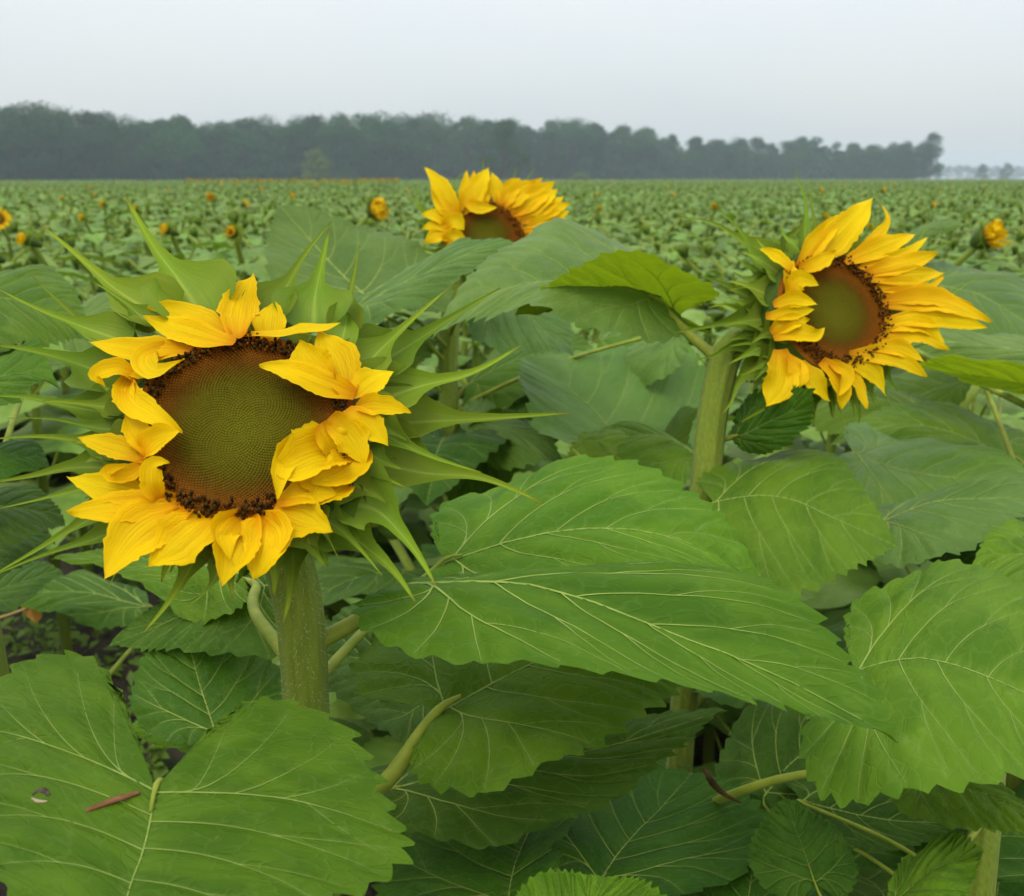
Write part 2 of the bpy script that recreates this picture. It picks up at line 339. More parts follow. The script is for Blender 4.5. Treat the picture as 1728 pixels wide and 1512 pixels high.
def leaf_map(mid, A, B, droop=.12, wave=.03, groove=.0019, seed=0, flip=False, toward=None, curl=0.):
    mid = np.asarray(mid, float); rng = np.random.default_rng(seed); ph = rng.uniform(0, 6.28, 4); L = np.linalg.norm(np.diff(mid, axis=0), axis=1).sum()
    T0 = nrm(mid[-1] - mid[0]); n0 = nrm(np.cross(T0, A - B))
    ref = toward if toward is not None else np.array([0, 0, 1.])
    if np.dot(n0, ref) < 0: n0 = -n0
    if flip: n0 = -n0
    wa, wb = np.linalg.norm(A), np.linalg.norm(B)
    def Fm(xy, d=None, lift=0.):
        x, y = xy[:, 0], xy[:, 1]; p = catmull(mid, y)
        side = np.where(x[:, None] > 0, A, -np.asarray(B)); wn = np.where(x > 0, wa, wb); ax = np.abs(x)
        p = p + side * x[:, None]
        z = -droop * wn * ax ** 2 + .035 * wn * np.sin(np.pi * np.clip(ax, 0, 1))
        z += .0014 * L * np.sin(x * 27 + y * 8 + ph[2]) * np.sin(y * 38 - x * 5 + ph[3]) + .005 * L * np.sin(x * 9 + ph[1]) * np.sin(y * 13 + ph[0]) + wave * L * (ax ** 2) * (np.sin(y * 9 + ph[0] + (x > 0) * 2.1) * .6 + .5 * np.sin(y * 17 + ph[1] + (x > 0)))
        z += .020 * L * (np.sin(x * 3.1 + ph[2]) * np.sin(y * 5.3 + ph[3]))
        z -= curl * L * np.clip(y - .55, 0, 1) ** 2
        if d is not None: z += -groove * np.exp(-(d / .022) ** 2) + groove * .55 * np.clip(d / .05, 0, 1)
        return p + n0 * (z + lift)[:, None]
    return Fm, n0
def leaf_blade_geo(tpl, Fm, g=None, m=0):
    g = g or Geo(); d = tpl['d']
    g.add(Fm(tpl['xy'], d), tpl['f'], tpl['xy'] * (.45, 1) + (tpl['seed'] % 7, 0), np.exp(-(d / .009) ** 2) * .4, m); return g
def vein_geo(tpl, Fm, n0, L, g=None, lift=.0011, m=0, wmul=.82):
    g = g or Geo(); grv = -.0022
    for v, w0, w1 in tpl['veins']:
        k = 16; u = np.linspace(0, 1, k); x = np.linspace(0, 1, len(v)); p2 = np.stack([np.interp(u, x, v[:, 0]), np.interp(u, x, v[:, 1])], 1)
        c = Fm(p2, np.zeros(k)); T = nrm(np.gradient(c, axis=0)); s = nrm(np.cross(n0, T)); wd = np.interp(u, [0, 1], [w0, w1])[:, None] * L * .5 * wmul
        e = n0 * lift
        V = np.stack([c - s * wd + e, c + n0 * (lift + wd * .7), c + s * wd + e], 1).reshape(-1, 3); g.add(V, grid_faces(k, 3), m=m)
    return g

class Plant:
    """one sunflower plant: Empty at the stem's foot, stem, leaves, heads as parts"""
    def __init__(s, stem_pts, r, label, name='sunflower_plant', group=None, hair=0, nc=20, seed=0):
        s.stem = np.asarray(stem_pts, float); s.base = s.stem[0]; s.root = tag(empty(name, s.base), label, 'sunflower', group); s.seed = seed; s.k = 0; s.r = r
        g = Geo(); tube(g, s.stem, r, 60, nc * 2, .045, 9, .008); s.stem_o = link('stem', g.mesh('stem', M['stem'], s.base), s.root)
        if hair:
            h = Geo(); hairs(h, s.stem, r, hair, t0=.3); tag(link('stem_hairs', h.mesh('stem_hairs', M['hair'], s.base), s.stem_o), kind='stuff')
    def at(s, z):
        t = np.linspace(0, 1, 200); p = catmull(s.stem, t); i = np.argmin(abs(p[:, 2] - z)); return p[i]
    def leaf(s, mid, a, b, tpl=0, pet=None, mat='leaf', vw=1., pr=.0035, veins=True, label=None, pts3d=False, under=False, tw=.22, **kw):
        s.k += 1; seed = s.seed * 31 + s.k
        m3 = np.array(mid, float) if pts3d else np.array([P(*q) for q in mid]); Mw = catmull(m3, [tw])[0]
        A = (np.asarray(a) if pts3d else P(*a) - Mw); B = (np.asarray(b) if pts3d else P(*b) - Mw)
        L = np.linalg.norm(np.diff(m3, axis=0), axis=1).sum()
        s.Fm, _ = Fm, n0 = leaf_map(m3, A, B, seed=seed, toward=kw.pop('toward', CAMP - Mw), **kw)
        tp = TPL[tpl % len(TPL)]
        o = link('leaf', leaf_blade_geo(tp, Fm).mesh('leaf', M[mat], s.base), s.root)
        if label: o['label'] = label
        if veins:
            link('veins', vein_geo(tp, Fm, n0, L, wmul=vw * (1.25 if mat == 'leaf_pale' else .95)).mesh('veins', M['vein'], s.base), o)
        p0 = m3[0]
        if pet is not False:
            if pet is None:
                h = np.linalg.norm((p0 - s.base)[:2]); q = s.at(p0[2] - .35 * h - .02); pts = [q, q + (p0 - q) * .5 + np.array([0, 0, -.12 * np.linalg.norm(p0 - q)]) * -.4, p0]
            else:
                pts = [np.asarray(x) if len(np.shape(x)) and len(x) == 3 and pts3d else P(*x) for x in pet] + [p0]
            if pet is not None: pts[0] = s.at(pts[0][2])
            pts = pts + [m3[0] + nrm(m3[1] - m3[0]) * .014]
            pg = Geo(); tube(pg, pts, [pr * 1.5, pr * 1.1, pr, pr * .95, pr * .75, pr * .25], 26, 10, .06, 3, .01); link('petiole', pg.mesh('petiole', M['petiole'], s.base), o)
        return o
    def low_leaves(s, n, z0, z1, seed, size=.24, az=None):
        """the plant's lower leaves, spread round the stem"""
        rng = np.random.default_rng(seed)
        for i in range(n):
            z = z0 + (z1 - z0) * (i + .5) / n; a = (2.4 * i + seed) if az is None else az[i % len(az)] + rng.normal(0, .2)
            q = s.at(z); h = np.array([math.cos(a), math.sin(a), 0]); pl = rng.uniform(.07, .12); L = size * rng.uniform(.85, 1.15)
            p0 = q + h * pl + np.array([0, 0, pl * .7]); dr = rng.uniform(.1, .55)
            mid = [p0, p0 + h * L * .35 + np.array([0, 0, L * (.06 - dr * .15)]), p0 + h * L * .7 - np.array([0, 0, L * dr * .45]), p0 + h * L * .95 - np.array([0, 0, L * dr])]
            sd = np.array([-h[1], h[0], 0]); wd = L * rng.uniform(.40, .48); up = np.array([0, 0, 1.])
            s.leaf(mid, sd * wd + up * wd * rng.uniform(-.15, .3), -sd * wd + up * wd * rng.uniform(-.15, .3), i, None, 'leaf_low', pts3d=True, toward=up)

# ------------------------------------------------------------------ flower heads
RAYW = ([0, .12, .35, .6, .82, .94, 1], [.38, .62, 1, .92, .52, .2, .02])
BRW = ([0, .1, .22, .33, .45, .66, 1], [.8, 1, .9, .5, .21, .105, .02])
def strip(pts, width, prof, nref, cup=.25, roll=0., nl=18, nw=7, crease=.0, curl=0., seed=0, fl=.0):
    """one ray floret or bract: tapering strip round a curved centre line"""
    rng = np.random.default_rng(seed); t = np.linspace(0, 1, nl); p = catmull(pts, t); T = nrm(np.gradient(p, axis=0))
    Wd = nrm(np.cross(T, nref)); Nn = np.cross(Wd, T)
    rl = np.interp(t, np.linspace(0, 1, len(roll)), roll) if np.ndim(roll) else np.full(nl, roll)
    c, s_ = np.cos(rl)[:, None], np.sin(rl)[:, None]; Wd, Nn = Wd * c + Nn * s_, Nn * c - Wd * s_
    wd = np.interp(t, *prof) * width * .5; u = np.linspace(-1, 1, nw)
    ph = rng.uniform(0, 6.28, 3)
    z = cup * (u ** 2)[None] * wd[:, None] + crease * (np.cos(u * 7.5)[None] * .6 + .45 * np.cos(u * 15 + 1.)[None] * np.sin(t * 2.6 + .3)[:, None]) * wd[:, None] * .6
    z = z + fl * width * np.sin(t * 7 + ph[0])[:, None] * u[None] + fl * .6 * width * np.sin(t * 11 + ph[1])[:, None] * (u ** 2)[None]
    if fl: wd = wd * (1 + .05 * np.sin(t * 13 + ph[2]) + .04 * rng.normal(size=nl) * (t > .3)); z = z + fl * .35 * width * (np.abs(u) ** 3)[None] * np.sin(t * 19 + ph[2] + 2 * (u[None] > 0).T).T.mean() * 0 + fl * .4 * width * (np.abs(u) ** 3)[None] * np.sin(t * 16 + ph[2])[:, None]
    v = p[:, None] + (u[None] * wd[:, None])[..., None] * Wd[:, None] + z[..., None] * Nn[:, None]
    uv = np.stack(np.meshgrid(u * .5 + .5 + seed % 5, t), -1).reshape(-1, 2)
    return v.reshape(-1, 3), grid_faces(nl, nw), uv
def head_back(c, d, yaw, tilt, rx, depth):
    C = P(*c, d); n = nrm(nrm(CAMP - C) + CR * math.tan(yaw) + CU * math.tan(tilt)); return C - n * depth * rx * d / F_PX * 1.1
class Head:
    def __init__(s, plant, c, d, yaw, tilt, rx):
        s.pl = plant; s.C = P(*c, d); tov = nrm(CAMP - s.C)
        s.n = nrm(tov + CR * math.tan(yaw) + CU * math.tan(tilt)); s.u = nrm(np.cross(np.array([0, 0, 1.]), s.n)); s.v = np.cross(s.n, s.u)
        s.R = rx * d / F_PX; s.px = d / F_PX; s.root = link('flower_head', None, plant.root); s.o = plant.base; s.k = 0
    def on(s, px, py, h=0.):
        r = ray(px, py); c = s.C + s.n * h; return CAMP + r * (np.dot(c - CAMP, s.n) / np.dot(r, s.n))
    def disc(s, nfl=1500, nan=190, back_depth=.5, seed=3, dome=.05, r0=.82, vs=1.):
        rng = np.random.default_rng(seed); R = s.R
        hgt = lambda r: R * (dome * (1 - (r / R) ** 2) + .05 * np.exp(-((r / R - .86) / .13) ** 2) - .03 * np.exp(-(r / (R * .25)) ** 2))
        g = Geo(); nr, nc = 14, 40; rr = np.linspace(0.001, 1.0, nr) * R; th = np.linspace(0, 2 * np.pi, nc, endpoint=False)
        loc = lambda r, a, z: s.C + (r * np.cos(a))[:, None] * s.u + (r * np.sin(a))[:, None] * s.v + z[:, None] * s.n
        RR, TT = [x.ravel() for x in np.meshgrid(rr, th, indexing='ij')]
        g.add(loc(RR, TT, hgt(RR) - .0006), grid_faces(nr, nc, True), a=np.interp(np.minimum(1, vs * RR / R), [0, .5, .8, 1], [.1, .3, .6, .74]))
        # closed florets in spirals
        i = np.arange(nfl); r = R * .93 * np.sqrt((i + .5) / nfl); a = i * 2.399963; sz = R * .93 / math.sqrt(nfl) * 1.55
        val = np.interp(np.minimum(1, vs * r / R), [0, .35, .55, .70, .84, 1], [.0, .10, .26, .55, .73, .8]) + rng.normal(0, .025, nfl)
        c = loc(r, a, hgt(r)); er = np.cos(a)[:, None] * s.u + np.sin(a)[:, None] * s.v; et = np.cross(s.n, er)
        ht = np.interp(r / R, [0, .3, .7, 1], [.25, .45, .7, .9])[:, None] * sz * rng.uniform(.7, 1.2, nfl)[:, None]
        ring = [c + (er * math.cos(k * math.pi / 3 * 1.5) + et * math.sin(k * math.pi / 3 * 1.5)) * sz * .52 for k in range(4)]
        tip = c + s.n * ht + er * sz * .15
        mid = [c + (q - c) * .78 + s.n * ht * .72 for q in ring]
        V = np.stack(ring + mid + [tip], 1).reshape(-1, 3); f = []
        for k in range(nfl):
            b = 9 * k
            for j in range(4):
                j2 = (j + 1) % 4; f += [(b + j, b + j2, b + 4 + j2, b + 4 + j), (b + 4 + j, b + 4 + j2, b + 8)]
        vv = np.repeat(val[:, None], 9, 1); vv[:, :4] += .10; vv[:, 8] -= .05
        g.add(V, f, a=np.clip(vv, 0, .8).ravel())
        link('disc', g.mesh('disc', M['disc'], s.o), s.root)['kind'] = 'stuff'
        # open outer florets with dark anther tubes
        g = Geo()
        for k in range(nan):
            aa = k * 2.399963 * 7 + rng.normal(0, .03); q = rng.uniform(r0, .955); rq = np.array([R * q]); p0 = loc(rq, np.array([aa]), hgt(rq))[0]
            e = math.cos(aa) * s.u + math.sin(aa) * s.v; lean = nrm(s.n + e * rng.uniform(-.5, .1) + np.cross(s.n, e) * rng.normal(0, .22)); L = R * rng.uniform(.04, .075)
            tube(g, [p0, p0 + lean * L * .5, p0 + lean * L], [R * .009, R * .011], 4, 5, val=.77)
            tube(g, [p0 + lean * L * .55, p0 + lean * L * 1.1, p0 + lean * L * 1.5], [R * .012, R * .017, R * .013], 4, 5, val=rng.uniform(.86, 1))
        link('anthers', g.mesh('anthers', M['disc'], s.o), s.root)['kind'] = 'stuff'
        # green back of the head down to the neck
        g = Geo(); D = back_depth * R; prof = [(1.0, .02), (1.10, -.12), (1.10, -.35), (.95, -.62), (.70, -.85), (.45, -1.02), (.26, -1.2)]
        V = np.vstack([loc(np.full(nc, q * R), th, np.full(nc, z * D * 1.0)) for q, z in prof]); g.add(V, grid_faces(len(prof), nc, True))
        link('receptacle', g.mesh('receptacle', M['back'], s.o), s.root)
        return s.C - s.n * D * 1.15
    def strip_obj(s, kind, pts, wpx, mat, prof, **kw):
        s.k += 1; v, f, uv = strip(pts, wpx * s.px, prof, s.n, seed=s.k + int(s.px * 1e6), **kw); g = Geo(); g.add(v, f, uv)
        o = link(kind, g.mesh(kind, M[mat], s.o), s.root); return o
    def inner_bracts(s, n, depth, seed, lm=1.):
        rng = np.random.default_rng(seed); D = depth * s.R
        for k in range(n):
            a = k * 2.399963; z = -(.07 + .72 * ((k + .5) / n)) * D; e = math.cos(a) * s.u + math.sin(a) * s.v; rr = s.R * np.interp(-z / D, [0, .35, .62, .85], [1.05, 1.1, .97, .75])
            b0 = s.C + e * rr * .96 + s.n * z; L = s.R * lm * rng.uniform(.30, .48); tw = np.cross(s.n, e) * rng.normal(0, .15)
            b1 = b0 + nrm(e * .95 + s.n * .04 + tw) * L * .35; b2 = b1 + nrm(e + s.n * rng.uniform(-.7, -.05) + tw) * L * .35; b3 = b2 + nrm(e + s.n * rng.uniform(-1., .2) + tw * 2) * L * .4
            s.strip_obj('bract', [b0, b1, b2, b3], s.R * .6 / s.px, 'bract', BRW, nl=16, cup=.5, crease=.06)
    def petal(s, ctrl, wpx, **kw):
        """ctrl: (px, py, height above the disc plane in R)"""
        kw.setdefault('cup', .22); kw.setdefault('crease', .09); kw.setdefault('fl', .075); kw.setdefault('nl', 26); kw.setdefault('nw', 13)
        return s.strip_obj('ray_floret', [s.on(x, y, h * s.R) for x, y, h in ctrl], wpx * 1.12, 'ray', RAYW, **kw)
    def bract(s, ctrl, wpx, **kw):
        kw.setdefault('cup', .78); kw.setdefault('crease', .04)
        return s.strip_obj('bract', [s.on(x, y, h * s.R) for x, y, h in ctrl], wpx * 1.55, 'bract', BRW, nl=24, **kw)

def vertical_foot(p, lean=(0, 0)): return np.array([p[0] + lean[0], p[1] + lean[1], 0.0])
#@@SECTION-HERO
# ================================================================== plant A: the big flower on the left
nA = P(497, 985, .632); sA = P(512, 1100, .645); sA2 = P(517, 1195, .655); fA = vertical_foot(sA2, (.01, .03))
A = Plant([fA, (fA + sA2) / 2 + [.004, 0, 0], sA2, sA, nA, head_back((413, 722), .585, math.radians(-7), math.radians(30), 190, .62)], [.0155, .015, .014, .0138, .014, .016],
          'large sunflower at left with broad open face, brown-green centre and long spiky green bracts', hair=9000, seed=1)
H = Head(A, (413, 722), .585, math.radians(-7), math.radians(30), 190)
H.disc(4200, 620, .62, r0=.80, vs=1.1); H.inner_bracts(46, .62, 5)
for ctrl, wd, kw in [
    # clockwise from the top-left; (x, y, height over the disc plane / R)
    ([(330, 588, .06), (250, 592, .10), (148, 577, .06)], 46, {}),
    ([(300, 585, .05), (245, 606, .16), (262, 628, .26), (312, 606, .30)], 40, dict(cup=.5)),
    ([(395, 580, .2), (320, 562, .13), (237, 531, .08)], 50, {}),
    ([(385, 570, .12), (330, 535, .04), (248, 517, .0)], 46, {}),
    ([(402, 572, .16), (404, 525, .06), (427, 461, .04)], 62, dict(cup=.3)),
    ([(452, 582, .05), (455, 548, .08), (462, 509, .06)], 52, {}),
    ([(408, 566, .12), (490, 562, .20), (575, 545, .14)], 34, dict(roll=.5)),
    ([(598, 668, .16), (545, 650, .22), (490, 628, .28), (437, 616, .24)], 50, dict(cup=.4)),
    ([(560, 650, .18), (520, 610, .20), (505, 575, .24)], 70, dict(cup=.5, roll=.3)),
    ([(585, 668, .14), (568, 615, .12), (540, 555, .12)], 72, {}),
    ([(595, 672, .14), (618, 650, .12), (665, 627, .10)], 48, {}),
    ([(600, 688, .14), (640, 688, .18), (694, 697, .12)], 38, dict(cup=.6)),
    ([(585, 690, .17), (620, 718, .16), (656, 753, .10)], 46, {}),
    ([(555, 705, .27), (590, 740, .17), (616, 783, .08)], 58, dict(cup=.4)),
    ([(540, 715, .29), (570, 755, .14), (590, 770, .08)], 50, {}),
    ([(590, 765, .05), (530, 775, .18), (490, 790, .30), (458, 795, .26)], 88, dict(cup=.7, fl=.1)),
    ([(560, 740, .02), (500, 755, .2), (470, 800, .32), (468, 842, .26)], 44, dict(cup=.6, roll=.5)),
    ([(470, 850, .19), (520, 832, .18), (570, 835, .12)], 44, dict(cup=.4)),
    ([(505, 800, .22), (528, 815, .16), (548, 822, .14)], 40, dict(cup=.5)),
    ([(462, 858, .17), (510, 876, .14), (562, 897, .10)], 62, dict(cup=.35)),
    ([(455, 868, .05), (450, 915, .15), (428, 978, .08)], 70, dict(cup=.3)),
    ([(420, 872, .05), (398, 930, .16), (374, 990, .10)], 62, dict(cup=.45)),
    ([(400, 872, .07), (372, 905, .22), (392, 950, .20)], 46, dict(roll=.7, cup=.6)),
    ([(440, 872, .06), (470, 905, .18), (462, 950, .14)], 48, dict(roll=-.5)),
    ([(360, 868, .05), (318, 902, .15), (250, 958, .08)], 78, dict(cup=.25)),
    ([(318, 855, .05), (240, 895, .12), (175, 978, .06)], 80, dict(cup=.25)),
    ([(300, 848, .06), (200, 858, .12), (112, 864, .06)], 54, {}),
    ([(285, 838, .05), (200, 828, .09), (113, 804, .04)], 48, {}),
    ([(268, 842, .10), (258, 815, .22), (262, 785, .28), (286, 780, .30)], 34, dict(cup=.7)),
    ([(252, 778, .16), (200, 757, .14), (130, 738, .08)], 38, {}),
    ([(254, 770, .17), (235, 735, .2), (213, 700, .14)], 40, dict(cup=.4)),
    ([(250, 775, .16), (215, 805, .14), (185, 800, .20), (215, 785, .24)], 30, dict(cup=.8)),
    ([(238, 772, .15), (262, 745, .26), (305, 728, .30)], 44, dict(cup=.5)),
    ([(215, 645, .05), (222, 680, .20), (262, 705, .28), (308, 730, .26)], 46, dict(cup=.5)),
    ([(235, 640, .06), (195, 625, .16), (163, 636, .16), (178, 652, .10)], 34, dict(cup=.6)),
    ([(222, 635, .03), (210, 665, .12), (228, 700, .2)], 34, dict(cup=.6)),
    ([(262, 612, .02), (228, 628, .10), (205, 628, .10)], 34, {}),
    ([(612, 758, .0), (580, 795, .14), (525, 815, .22)], 64, dict(cup=.5)),
    ([(585, 812, -.02), (555, 832, .12), (525, 850, .14)], 50, dict(cup=.4)),
]: H.petal(ctrl, wd, **kw)
for ctrl, wd in [
    ([(345, 545, -.10), (300, 470, -.16), (262, 420, -.18), (212, 332, -.1)], 110),
    ([(290, 545, -.12), (195, 488, -.2), (140, 440, -.22), (68, 378, -.15)], 78),
    ([(215, 580, -.12), (140, 545, -.2), (100, 510, -.25), (55, 467, -.2)], 40),
    ([(220, 580, -.08), (130, 548, -.12), (60, 520, -.12), (-5, 487, -.08)], 48),
    ([(260, 560, -.08), (220, 518, -.12), (190, 496, -.12), (154, 474, -.08)], 42),
    ([(440, 550, -.12), (480, 490, -.18), (515, 430, -.2), (560, 374, -.15)], 62),
    ([(530, 560, -.16), (532, 500, -.22), (543, 445, -.25), (556, 386, -.2)], 96),
    ([(582, 570, -.12), (590, 500, -.18), (598, 460, -.2), (606, 414, -.18)], 46),
    ([(570, 600, -.06), (580, 530, -.10), (550, 560, -.1)], 40),
    ([(590, 650, -.16), (635, 598, -.24), (690, 545, -.28), (757, 486, -.22)], 66),
    ([(600, 640, -.35), (680, 590, -.45), (750, 545, -.45), (845, 486, -.4)], 88),
    ([(610, 690, -.30), (710, 652, -.38), (790, 632, -.36), (880, 582, -.3)], 84),
    ([(620, 720, -.5), (720, 712, -.6), (820, 707, -.58), (965, 697, -.5)], 82),
    ([(600, 705, -.15), (670, 745, -.2), (730, 772, -.2), (812, 797, -.15)], 52),
    ([(610, 770, -.5), (710, 798, -.62), (800, 805, -.6), (917, 850, -.5)], 92),
    ([(545, 820, -.12), (600, 795, -.16), (640, 805, -.14), (687, 824, -.1)], 54),
    ([(560, 850, -.2), (635, 862, -.3), (680, 905, -.3), (735, 988, -.2)], 96),
    ([(530, 870, -.4), (610, 918, -.5), (655, 955, -.5), (700, 1015, -.4)], 92),
    ([(520, 860, -.12), (575, 895, -.16), (610, 930, -.16), (645, 972, -.1)], 40),
    ([(540, 880, -.05), (555, 910, -.06), (572, 944, -.04)], 14),
    ([(480, 880, -.3), (494, 940, -.4), (492, 990, -.35), (478, 1050, -.25)], 72),
    ([(350, 890, -.2), (320, 960, -.26), (290, 1010, -.26), (242, 1068, -.2)], 60),
    ([(375, 940, -.15), (358, 985, -.2), (340, 1005, -.2), (308, 1030, -.15)], 22),
    ([(215, 900, -.12), (198, 960, -.16), (176, 1002, -.12)], 16),
    ([(250, 870, -.2), (165, 908, -.28), (80, 935, -.3), (-20, 975, -.25)], 40),
    ([(215, 820, -.12), (130, 828, -.18), (60, 845, -.2), (-10, 860, -.15)], 30),
    ([(230, 770, -.2), (150, 748, -.28), (80, 738, -.28), (-20, 742, -.2)], 52),
    ([(225, 730, -.10), (150, 720, -.14), (90, 708, -.14), (12, 706, -.1)], 26),
    ([(230, 690, -.14), (170, 686, -.2), (120, 680, -.2), (72, 676, -.15)], 56),
    ([(215, 650, -.35), (125, 612, -.48), (70, 596, -.46), (-10, 582, -.4)], 100),
    ([(220, 700, -.35), (110, 685, -.45), (50, 672, -.45), (-20, 668, -.4)], 70),
    ([(230, 800, -.3), (120, 790, -.42), (50, 805, -.42), (-20, 815, -.35)], 76),
    ([(240, 830, -.45), (110, 900, -.5), (60, 930, -.5), (-20, 975, -.45)], 48),
]: H.bract(ctrl, wd)
A.leaf([(700, 990, .64), (900, 985, .615), (1200, 1082, .58), (1520, 1260, .545)], (1130, 940, .66), (890, 1112, .555), 0, pet=[(528, 1088, .648), (600, 1050, .65), (660, 1010, .65)], droop=.05, wave=.012, pr=.0052,
       label='long pointed leaf reaching out to the right below the flower')
A.leaf([(752, 942, .78), (1000, 893, .76), (1180, 925, .745), (1290, 990, .735)], (960, 762, .86), (940, 1020, .70), 0, pet=[(560, 1120, .70), (640, 1040, .74), (735, 958, .78)], droop=.1, wave=.02)
A.leaf([(748, 1190, .66), (860, 1130, .685), (1010, 1090, .70), (1225, 1150, .70)], (720, 1000, .76), (960, 1270, .62), 1, pet=[(560, 1480, .62), (663, 1305, .635), (715, 1230, .65)], pr=.0058, droop=.12, wave=.03)
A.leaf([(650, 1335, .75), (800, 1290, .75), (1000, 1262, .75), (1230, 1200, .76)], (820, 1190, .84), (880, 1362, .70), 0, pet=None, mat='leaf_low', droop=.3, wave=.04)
LOWLEAF = A.leaf([(262, 1330, .50), (240, 1440, .47), (205, 1540, .445), (150, 1680, .41)], (680, 1400, .50), (-110, 1225, .55), 3, vw=1.35, pet=[(516, 1440, .63), (400, 1430, .60), (310, 1380, .55)], droop=.1, wave=.02,
       label='wide bright leaf in the lower left corner with a hole and a brown twig')
LOWFM = A.Fm
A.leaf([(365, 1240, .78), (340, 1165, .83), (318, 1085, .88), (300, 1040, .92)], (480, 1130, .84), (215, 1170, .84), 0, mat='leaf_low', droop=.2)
A.leaf([(405, 975, .86), (300, 950, .93), (190, 935, 1.0), (82, 940, 1.06)], (330, 915, 1.02), (300, 1000, .86), 2, pet=[(470, 1125, .66), (440, 1050, .70)], droop=.25, pr=.0042)
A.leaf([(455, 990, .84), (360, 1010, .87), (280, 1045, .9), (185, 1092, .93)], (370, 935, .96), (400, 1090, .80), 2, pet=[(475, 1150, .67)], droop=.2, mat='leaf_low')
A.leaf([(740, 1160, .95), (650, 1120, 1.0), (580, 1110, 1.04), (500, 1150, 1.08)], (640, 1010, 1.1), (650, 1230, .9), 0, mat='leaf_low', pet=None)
A.leaf([(380, 1262, .95), (300, 1236, .95), (205, 1228, .95)], (310, 1215, 1.0), (290, 1262, .92), 2, mat='leaf', pet=None, veins=False)
A.low_leaves(9, .25, .92, 5, .24)

# ================================================================== plant B: the flower on the right
nB = head_back((1408, 527), 1.10, math.radians(30), math.radians(20), 110, 1.25); sB = P(1214, 640, 1.15); sBt = P(1226, 598, 1.152); sB2 = P(1188, 840, 1.14); fB = vertical_foot(sB2, (-.03, .02))
B = Plant([fB, (fB + sB2) / 2, sB2, sB, sBt, nB], [.018, .0175, .0165, .0155, .0165, .018], 'sunflower on the right turned sideways, its yellow petals sweeping out to the right', hair=3600, seed=2)
H2 = Head(B, (1408, 527), 1.10, math.radians(30), math.radians(20), 110)
H2.disc(2600, 620, 1.25, r0=.74, vs=1.3); H2.inner_bracts(72, 1.25, 6, 1.35)
for ctrl, wd, kw in [
    ([(1340, 462, .05), (1318, 438, .12), (1282, 420, .05)], 24, {}),
    ([(1345, 452, .05), (1375, 410, .12), (1426, 360, .10)], 32, dict(cup=.4)),
    ([(1368, 448, .05), (1415, 398, .12), (1473, 334, .10)], 50, {}),
    ([(1348, 455, .10), (1378, 445, .2), (1410, 424, .2)], 26, dict(cup=.4)),
    ([(1425, 440, .04), (1475, 402, .12), (1497, 370, .12), (1482, 337, .10)], 18, {}),
    ([(1425, 442, .06), (1480, 420, .14), (1544, 395, .10)], 34, {}),
    ([(1460, 452, .05), (1520, 432, .12), (1564, 401, .08)], 22, {}),
    ([(1470, 462, .06), (1525, 445, .14), (1584, 427, .10)], 32, {}),
    ([(1478, 472, .06), (1535, 466, .15), (1594, 460, .10)], 32, {}),
    ([(1520, 480, .06), (1560, 490, .12), (1590, 466, .10), (1574, 484, .1)], 10, {}),
    ([(1488, 488, .06), (1540, 482, .14), (1593, 496, .10)], 30, {}),
    ([(1500, 512, .06), (1585, 508, .16), (1670, 545, .08)], 44, {}),
    ([(1495, 500, .05), (1560, 500, .14), (1640, 518, .08)], 36, {}),
    ([(1505, 542, .06), (1585, 538, .14), (1666, 554, .08)], 34, {}),
    ([(1500, 556, .06), (1560, 550, .14), (1596, 580, .08)], 30, {}),
    ([(1492, 572, .06), (1545, 566, .12), (1602, 591, .06)], 30, {}),
    ([(1478, 588, .06), (1525, 590, .12), (1562, 612, .06)], 28, {}),
    ([(1445, 600, .06), (1510, 605, .12), (1564, 636, .05)], 34, {}),
    ([(1425, 612, .05), (1470, 628, .10), (1495, 668, .04)], 32, {}),
    ([(1425, 618, .04), (1447, 650, .08), (1462, 690, .03)], 24, {}),
    ([(1385, 610, .06), (1412, 640, .14), (1421, 690, .05)], 36, dict(cup=.4)),
    ([(1352, 610, .05), (1375, 645, .10), (1402, 678, .05)], 34, {}),
    ([(1400, 612, .10), (1425, 632, .2), (1416, 668, .16)], 26, dict(cup=.5)),
    ([(1315, 590, .04), (1318, 630, .10), (1292, 686, .03)], 56, dict(cup=.3)),
    ([(1330, 600, .06), (1345, 630, .12), (1330, 660, .06)], 34, {}),
    ([(1330, 505, .05), (1345, 475, .22), (1382, 482, .28)], 30, dict(cup=.5)),
    ([(1330, 500, .08), (1340, 480, .2), (1340, 446, .2)], 22, {}),
    ([(1305, 515, .02), (1330, 508, .18), (1380, 514, .28)], 26, dict(cup=.5)),
    ([(1292, 535, .02), (1330, 530, .18), (1374, 522, .28)], 24, dict(cup=.5)),
    ([(1305, 570, .03), (1345, 562, .18), (1376, 566, .26), (1391, 553, .3)], 30, dict(cup=.5)),
    ([(1300, 560, .0), (1330, 545, .16), (1366, 540, .24)], 28, dict(cup=.5)),
    ([(1335, 500, .03), (1330, 470, .1), (1338, 440, .1)], 22, {}),
]: H2.petal([(ctrl[0][0] - (12 if ctrl[0][0] > 1440 else 0), ctrl[0][1], ctrl[0][2] + .05)] + ctrl[1:], wd, **kw)
